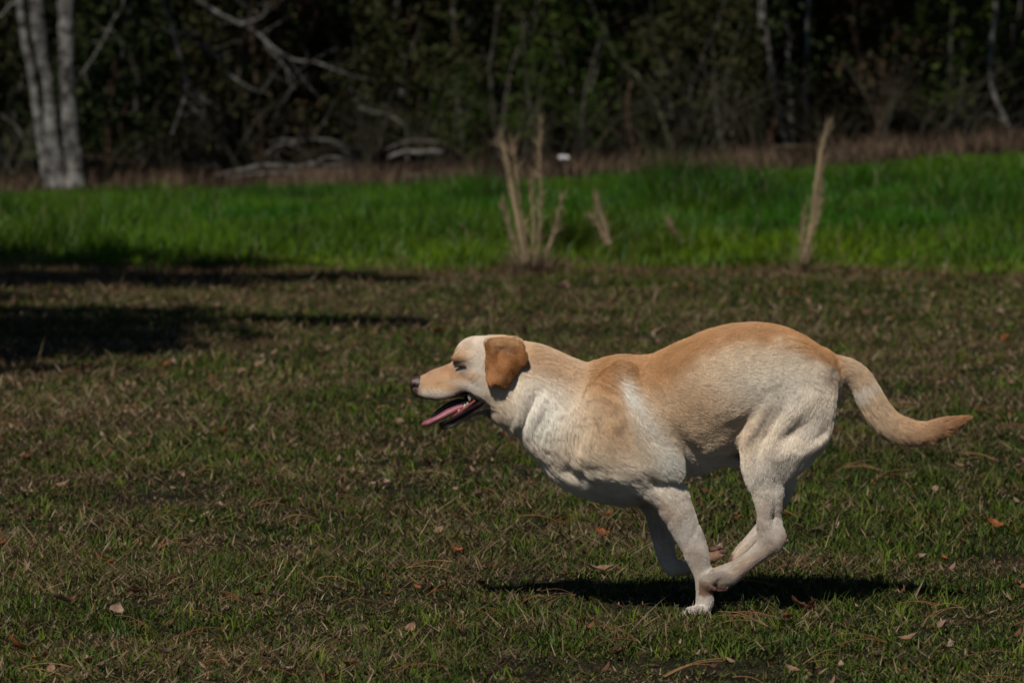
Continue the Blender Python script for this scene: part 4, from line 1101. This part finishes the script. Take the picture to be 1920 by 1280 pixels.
    C = C * (1 + .09 * n1 + .10 * n2)[:, None]
    return np.clip(C, .004, .85)

FLOW = [ # px,py, dx,dy(image)  weight radius
    (780, 715, 1, -.3, 30), (830, 700, 1, -.35, 30), (830, 740, 1, .2, 20), (870, 650, .8, -.5, 30), (880, 700, 1, .1, 30), (890, 735, 1, .5, 20), (930, 630, 1, .1, 30), (940, 690, .5, 1, 30), (950, 760, 1, .5, 30), (850, 795, 1, -.3, 25),
    (1000, 660, 1, .45, 50), (1010, 740, .45, 1, 50), (1000, 810, .35, 1, 40), (1060, 800, .3, 1, 50), (1080, 700, .9, .6, 50), (1070, 880, .6, .8, 40), (1130, 740, .5, 1, 40), (1110, 920, 1, .4, 40),
    (1150, 840, .6, .8, 50), (1200, 740, .6, .9, 40), (1245, 860, .5, 1, 40), (1180, 910, 1, .3, 50), (1200, 680, 1, .15, 50), (1300, 650, 1, .0, 60), (1300, 740, 1, .25, 60), (1300, 840, 1, .1, 60),
    (1400, 620, 1, .05, 60), (1400, 700, 1, .1, 60), (1380, 800, .9, -.3, 60), (1480, 640, 1, .35, 50), (1540, 680, .8, .7, 40), (1440, 720, .6, .2, 30), (1410, 810, -.3, 1, 40), (1500, 780, -.2, 1, 60), (1555, 800, .0, 1, 40),
    (1460, 850, .0, 1, 50), (1430, 920, .1, 1, 40), (1440, 980, .1, 1, 30), (1470, 1000, .1, 1, 20), (1420, 1040, -.8, .7, 30), (1370, 1070, -1, .4, 30), (1330, 1085, -.8, .6, 20),
    (1250, 930, .4, 1, 40), (1285, 990, .45, 1, 40), (1310, 1050, .3, 1, 40), (1320, 1110, 0, 1, 30), (1290, 1150, -1, .4, 20), (1235, 980, .2, 1, 30), (1250, 1050, .3, 1, 30), (1310, 1055, 1, -.3, 20),
    (1590, 690, 1, .35, 30), (1620, 725, .6, 1, 30), (1645, 775, .6, 1, 30), (1680, 805, 1, .8, 30), (1720, 820, 1, .25, 30), (1780, 800, 1, -.3, 30)]
FL = np.array(FLOW, float)
FUR = [ # px,py,length mm, radius
    (800, 720, 3, 50), (860, 670, 4.5, 40), (880, 730, 6, 30), (860, 795, 2.5, 30), (945, 680, 5, 35), (990, 700, 12, 40), (1010, 780, 19, 60), (1050, 700, 12, 60), (1070, 880, 17, 60), (1150, 740, 11, 60), (1200, 700, 11, 60), (1250, 870, 17, 40), (1170, 900, 15, 50),
    (1300, 700, 11, 90), (1330, 850, 10, 60), (1400, 650, 11, 90), (1480, 640, 11, 60), (1500, 780, 10, 70), (1560, 800, 15, 30), (1430, 850, 9, 50), (1440, 960, 7, 50), (1400, 1050, 6, 50), (1340, 1085, 5, 30),
    (1280, 980, 8, 50), (1310, 1080, 6, 50), (1290, 1150, 6, 30), (1240, 1000, 8, 40), (1590, 700, 14, 30), (1615, 740, 18, 30), (1650, 800, 21, 30), (1700, 830, 24, 40), (1760, 815, 24, 40), (1805, 785, 20, 20), (1690, 770, 13, 20), (1740, 785, 14, 20)]
FR = np.array(FUR, float)

def build_dog():
    X, Yg, Z, D = build_field()
    V, F = surface_nets(X, Yg, Z, D)
    gx = float(unproj(1300, 1160, Y0)[0]); off = np.array([gx, Y0, 0.])
    root = empty("dog", off, "yellow Labrador type dog galloping to the left with its tongue out", "dog")
    C = coat(V)
    me = make_mesh("body", V - off, F, np.full(len(F), 4), C, smooth=True)
    m = material("dog_skin", attr="tint", rough=.75, spec=.2)
    body = link("body", me, m, root)
    # -------- fur
    T = np.concatenate([F[:, [0, 1, 2]], F[:, [0, 2, 3]]])
    A, B, Cc = V[T[:, 0]], V[T[:, 1]], V[T[:, 2]]
    N = np.cross(B - A, Cc - A); ar = np.linalg.norm(N, axis=1) * .5
    VN = np.zeros_like(V)
    for k in range(3): np.add.at(VN, T[:, k], N)
    VN = norm(VN)
    r = np.random.default_rng(2); n = NHAIR
    cxm = (A + B + Cc) / 3
    pxm, pym = proj(cxm[:, 0], cxm[:, 1], cxm[:, 2])
    dens = ar * np.where(cxm[:, 1] < Y0 + .015, 1., .35) * np.where(pxm < 995, 2.6, 1) * np.where((pxm > 1200) & (pym > 930), 1.4, 1)
    cdf = np.cumsum(dens); cdf /= cdf[-1]
    ti = np.searchsorted(cdf, r.random(n)); u = r.random(n); v = r.random(n); fl = u + v > 1; u[fl], v[fl] = 1 - u[fl], 1 - v[fl]
    wgt = np.stack([1 - u - v, u, v], -1)[..., None]
    P = (V[T[ti]] * wgt).sum(1); Nn = norm((VN[T[ti]] * wgt).sum(1))
    px, py = proj(P[:, 0], np.full(n, Y0 - .06), P[:, 2])
    num = np.zeros((n, 2)); den = np.full(n, 1e-9)
    for (a, b, dx, dy, rad) in FL:
        q = np.exp(-((px - a) ** 2 + (py - b) ** 2) / rad**2) + 1e-7 / (1 + ((px - a) ** 2 + (py - b) ** 2))
        l = math.hypot(dx, dy); num[:, 0] += q * dx / l; num[:, 1] += q * dy / l; den += q
    fd = num / den[:, None]
    ln = np.zeros(n); den = np.full(n, 1e-9)
    for (a, b, L, rad) in FR:
        q = np.exp(-((px - a) ** 2 + (py - b) ** 2) / rad**2) + 1e-6 / (1 + ((px - a) ** 2 + (py - b) ** 2)); ln += q * L; den += q
    ln = ln / den * .001
    yl = np.abs(P[:, 1] - Y0) * S
    inear = (poly_sdf(px, py, EAR) < 3) & (yl > 54) & (px > 900)
    ln[inear] = .008
    # bald places: lips, lower jaw lining, nose, pads
    bald = (px < 785) & (py < 750)
    bald |= (px < 912) & (py > 757) & (py < 792) & (yl < np.interp(px, [820, 910], [6, 20]))
    keep = ~bald
    fdir = np.stack([fd[:, 0], .12 * np.sign(P[:, 1] - Y0) * 0, -fd[:, 1]], -1)
    cl = np.stack([noise3(P, 45, 1), noise3(P, 45, 2), noise3(P, 45, 3)], -1); cl2 = np.stack([noise3(P, 130, 4), noise3(P, 130, 5), noise3(P, 130, 6)], -1)
    fdir = norm(fdir) + .17 * cl + .10 * cl2 + r.normal(0, .05, (n, 3))
    t0 = np.stack([fd[:, 0], 0 * px, -fd[:, 1]], -1); t0 = norm(t0 - Nn * (t0 * Nn).sum(1, keepdims=True)); b0 = np.cross(Nn, t0)
    Pc = P - np.array([.45, Y0, .4])
    sq = np.stack([(Pc * t0).sum(1) * 26, (Pc * b0).sum(1) * 150, 0 * px], -1); streak = noise3(sq, 1, 3) * .6 + noise3(sq, 2.3, 8) * .4
    fdir = fdir + b0 * (.22 * noise3(sq, .8, 15))[:, None]
    tan = fdir - Nn * (fdir * Nn).sum(1, keepdims=True)
    tan = norm(tan)
    L = (ln * r.uniform(.7, 1.2, n) * (1 + .18 * noise3(P, 60, 9)))[:, None]
    lift = .34 + .16 * streak[:, None] + .08 * noise3(P, 70, 14)[:, None] + r.normal(0, .03, (n, 1))
    p0 = P - Nn * .0008; p1 = p0 + (tan * .9 + Nn * (lift + .25)) * L * .34; p2 = p1 + (tan + Nn * lift * .55) * L * .34; p3 = p2 + (tan + Nn * lift * .15 + np.array([0, 0, -.12])) * L * .34
    HC = coat(P + 0) * (1 + r.normal(0, .07, (n, 1)))
    HC[:, :] *= (1 + .15 * streak * np.clip(ln / .009, .3, 1.2))[:, None]
    pts = np.stack([p0, p1, p2, p3], 1)[keep] - off; HC = np.clip(HC[keep], .004, .9)
    m2 = len(pts)
    cu = bpy.data.hair_curves.new("fur")
    cu.add_curves([4] * m2)
    cu.position_data.foreach_set("vector", pts.reshape(-1).astype(np.float32))
    rad = np.tile(np.array([.00026, .00024, .00018, .00005], np.float32), m2)
    ra = cu.attributes.get("radius") or cu.attributes.new("radius", 'FLOAT', 'POINT')
    ra.data.foreach_set("value", rad)
    ca = cu.attributes.new("tint", 'FLOAT_COLOR', 'CURVE')
    cc = np.ones((m2, 4), np.float32); cc[:, :3] = HC; ca.data.foreach_set("color", cc.ravel())
    mf = material("dog_fur", attr="tint", rough=.45, spec=.3)
    link("fur", cu, mf, root)

    # -------- face details
    def part(name, chains, mat, res=.0011, k=.003):
        """small smooth solid from chains, meshed on its own fine grid"""
        allp = []
        for st in chains:
            for px_, py_, r_, w_, yc in st:
                p = unproj(px_, py_, Y0 + yc / S); e = max(r_, w_) / S + .004; allp += [p - e, p + e]
        lo = np.min(allp, 0); hi = np.max(allp, 0)
        g = [np.arange(lo[i], hi[i] + res, res).astype(np.float32) for i in range(3)]
        d = np.full([len(q) for q in g], 9., np.float32)
        for st in chains: dchain(d, g, st, k, 4)
        v, f = surface_nets(*g, d)
        return link(name, make_mesh(name, v - off, f, np.full(len(f), 4), smooth=True), mat, root)
    m_nose = material("nose_skin", noise=(70, (.018, .011, .010), (.10, .046, .040)), rough=.38, bump=(900, .0006), spec=.5)
    m_black = material("wet_black_skin_and_shade", noise=(90, (.006, .005, .005), (.02, .012, .012)), rough=.22, spec=.5)
    m_tong = material("tongue_flesh", noise=(80, (.24, .07, .09), (.33, .12, .135)), rough=.32, bump=(700, .0006), spec=.5)
    m_gum = material("gum_flesh", noise=(80, (.16, .035, .035), (.30, .08, .075)), rough=.25, spec=.5)
    m_tooth = material("tooth_enamel", noise=(60, (.30, .26, .18), (.42, .38, .30)), rough=.25, spec=.5)
    m_claw = material("claw_horn", noise=(60, (.10, .07, .05), (.30, .24, .19)), rough=.4)
    m_lid = material("eyelid_skin", noise=(90, (.012, .008, .007), (.03, .018, .014)), rough=.6, spec=.3)
    m_pad = material("pad_skin", noise=(90, (.05, .025, .02), (.15, .075, .06)), rough=.8, bump=(500, .001))
    nose = part("nose", [[(776, 716, 9, 12, 0), (785, 714, 9, 12, 0), (793, 711, 6, 9, 0)], [(775, 722, 7, 8, 0), (778, 731, 7, 7, 0), (782, 740, 5, 6, 0)],
                         [(778, 720, 7, 6, -7), (787, 720, 6, 5, -10)], [(778, 720, 7, 6, 7), (787, 720, 6, 5, 10)]], m_nose)
    for s in (-1, 1):
        q = part("nostril", [[(776, 719, 2.4, 2.6, s * 11.5), (781, 723, 2.2, 2.4, s * 13.2), (785, 724, 1.4, 1.6, s * 14.2)]], m_black, .0006)
        # closed, squinting lids: dark slit of the eye
        part("eye", [[(853, 687, 1.6, 2.2, s * 32.5), (859, 685.6, 2.8, 3.0, s * 34.3), (866, 686, 2.6, 3.0, s * 36.2), (873, 688, 1.4, 2.2, s * 38.2)]], m_lid, .0008)
    # mouth lining, painted tongue shade and lower lip
    part("mouth_lining_and_shade", [[(862, 757, 8, 15, 0), (880, 754, 10, 22, 0), (900, 752, 12, 28, 0)], [(835, 794, 5, 8, 0), (855, 785, 5, 13, 0), (880, 770, 7, 20, 0)],
                          [(811, 780, 3.5, 4, 8), (826, 769, 5, 5, 9), (845, 758, 6, 6, 10), (862, 752, 6, 8, 10)],  # black strip standing in for shade on the tongue's far edge
                          [(800, 742, 5, 14, 0), (830, 744, 5, 17, 0), (860, 738, 6, 24, 0), (885, 738, 8, 28, 0)]], m_black, .0016)
    for s in (-1, 1):
        part("lip", [[(826, 795, 3.6, 4, s * 13), (842, 789, 3.6, 3.5, s * 19), (860, 779.5, 3.6, 3.5, s * 25), (880, 768, 3.8, 3.5, s * 31), (897, 758, 4.5, 3.5, s * 36), (908, 751, 4, 3, s * 38), (905, 744, 3, 3, s * 38)]], m_black, .0011)
        part("gum", [[(848, 782, 3.0, 3, s * 16), (862, 773, 3.8, 3.5, s * 20), (878, 761, 3.6, 3.5, s * 25), (892, 750, 2.5, 3, s * 29)]], m_gum, .0011)
        for (tx_, ty, hh, rr) in ((861, 771, 5, 3.2), (872, 762, 6, 4.0), (877, 758, 5, 3.0)):
            part("tooth", [[(tx_, ty + 3, rr, rr * .8, s * (15 + (tx_ - 845) * .3)), (tx_ - .3, ty - hh * .3, rr * .8, rr * .6, s * (15 + (tx_ - 845) * .3)), (tx_ - .5, ty - hh * .6, 1.4, 1.2, s * (15 + (tx_ - 845) * .3))]], m_tooth, .0007, .001)
        for (tx_, ty, hh, rr) in ((881, 745, 7, 5.0), (888, 746, 5, 3.6)):
            part("tooth", [[(tx_, ty - 3, rr, rr * .8, s * 25), (tx_, ty + hh * .6, rr * .5, rr * .5, s * 25)]], m_tooth, .0007, .001)
    # tongue lolling forward over the lower lip
    tst = [(884, 755, 5, 16, 0), (866, 760, 5, 17, -2), (850, 766, 5, 17, -5), (834, 774, 4.6, 16, -8), (820, 783, 4.6, 15, -10), (808, 789, 5, 13, -11), (799, 793, 5.5, 11, -12), (794, 795, 4, 7, -12)]
    part("tongue", [tst, [(866, 764, 4, 5, -14), (848, 772, 4, 5, -18), (832, 780, 4, 5, -20), (817, 787, 4.5, 5, -20), (803, 794, 4.5, 5, -18)]], m_tong, .0013, .005)
    # claws and pads
    for yc, dx in ((-74, 5), (-64, 0), (-53, 0), (-43, 5)):
        part("claw", [[(1271 + dx, 1156, 2.6, 2, yc), (1265 + dx, 1159, 2.0, 1.6, yc), (1261 + dx, 1163, .9, .8, yc)]], m_claw, .0008)
    for yc, dx in ((-71, 4), (-62, 0), (-52, 0), (-43, 4)):
        part("claw", [[(1319 + dx, 1092, 2.6, 2, yc), (1314 + dx, 1097, 2.0, 1.6, yc), (1313 + dx, 1103, .9, .8, yc)]], m_claw, .0008)
        part("paw_pad", [[(1329 + dx, 1101, 5.5, 4.5, yc), (1336 + dx, 1104, 4.5, 4, yc)]], m_pad, .001)
    part("paw_pad", [[(1348, 1105, 5, 11, -57), (1360, 1104, 5, 10, -57)]], m_pad, .0013)
    part("paw_pad", [[(1334, 1030, 5, 12, 56), (1346, 1028, 4, 9, 56)]], m_pad, .0013)
    for yc in (42, 51, 61, 70):
        part("paw_pad", [[(1354, 1034, 4.5, 4, yc), (1360, 1034, 3.5, 3.5, yc)]], m_pad, .001)
NHAIR = 480000
build_dog()
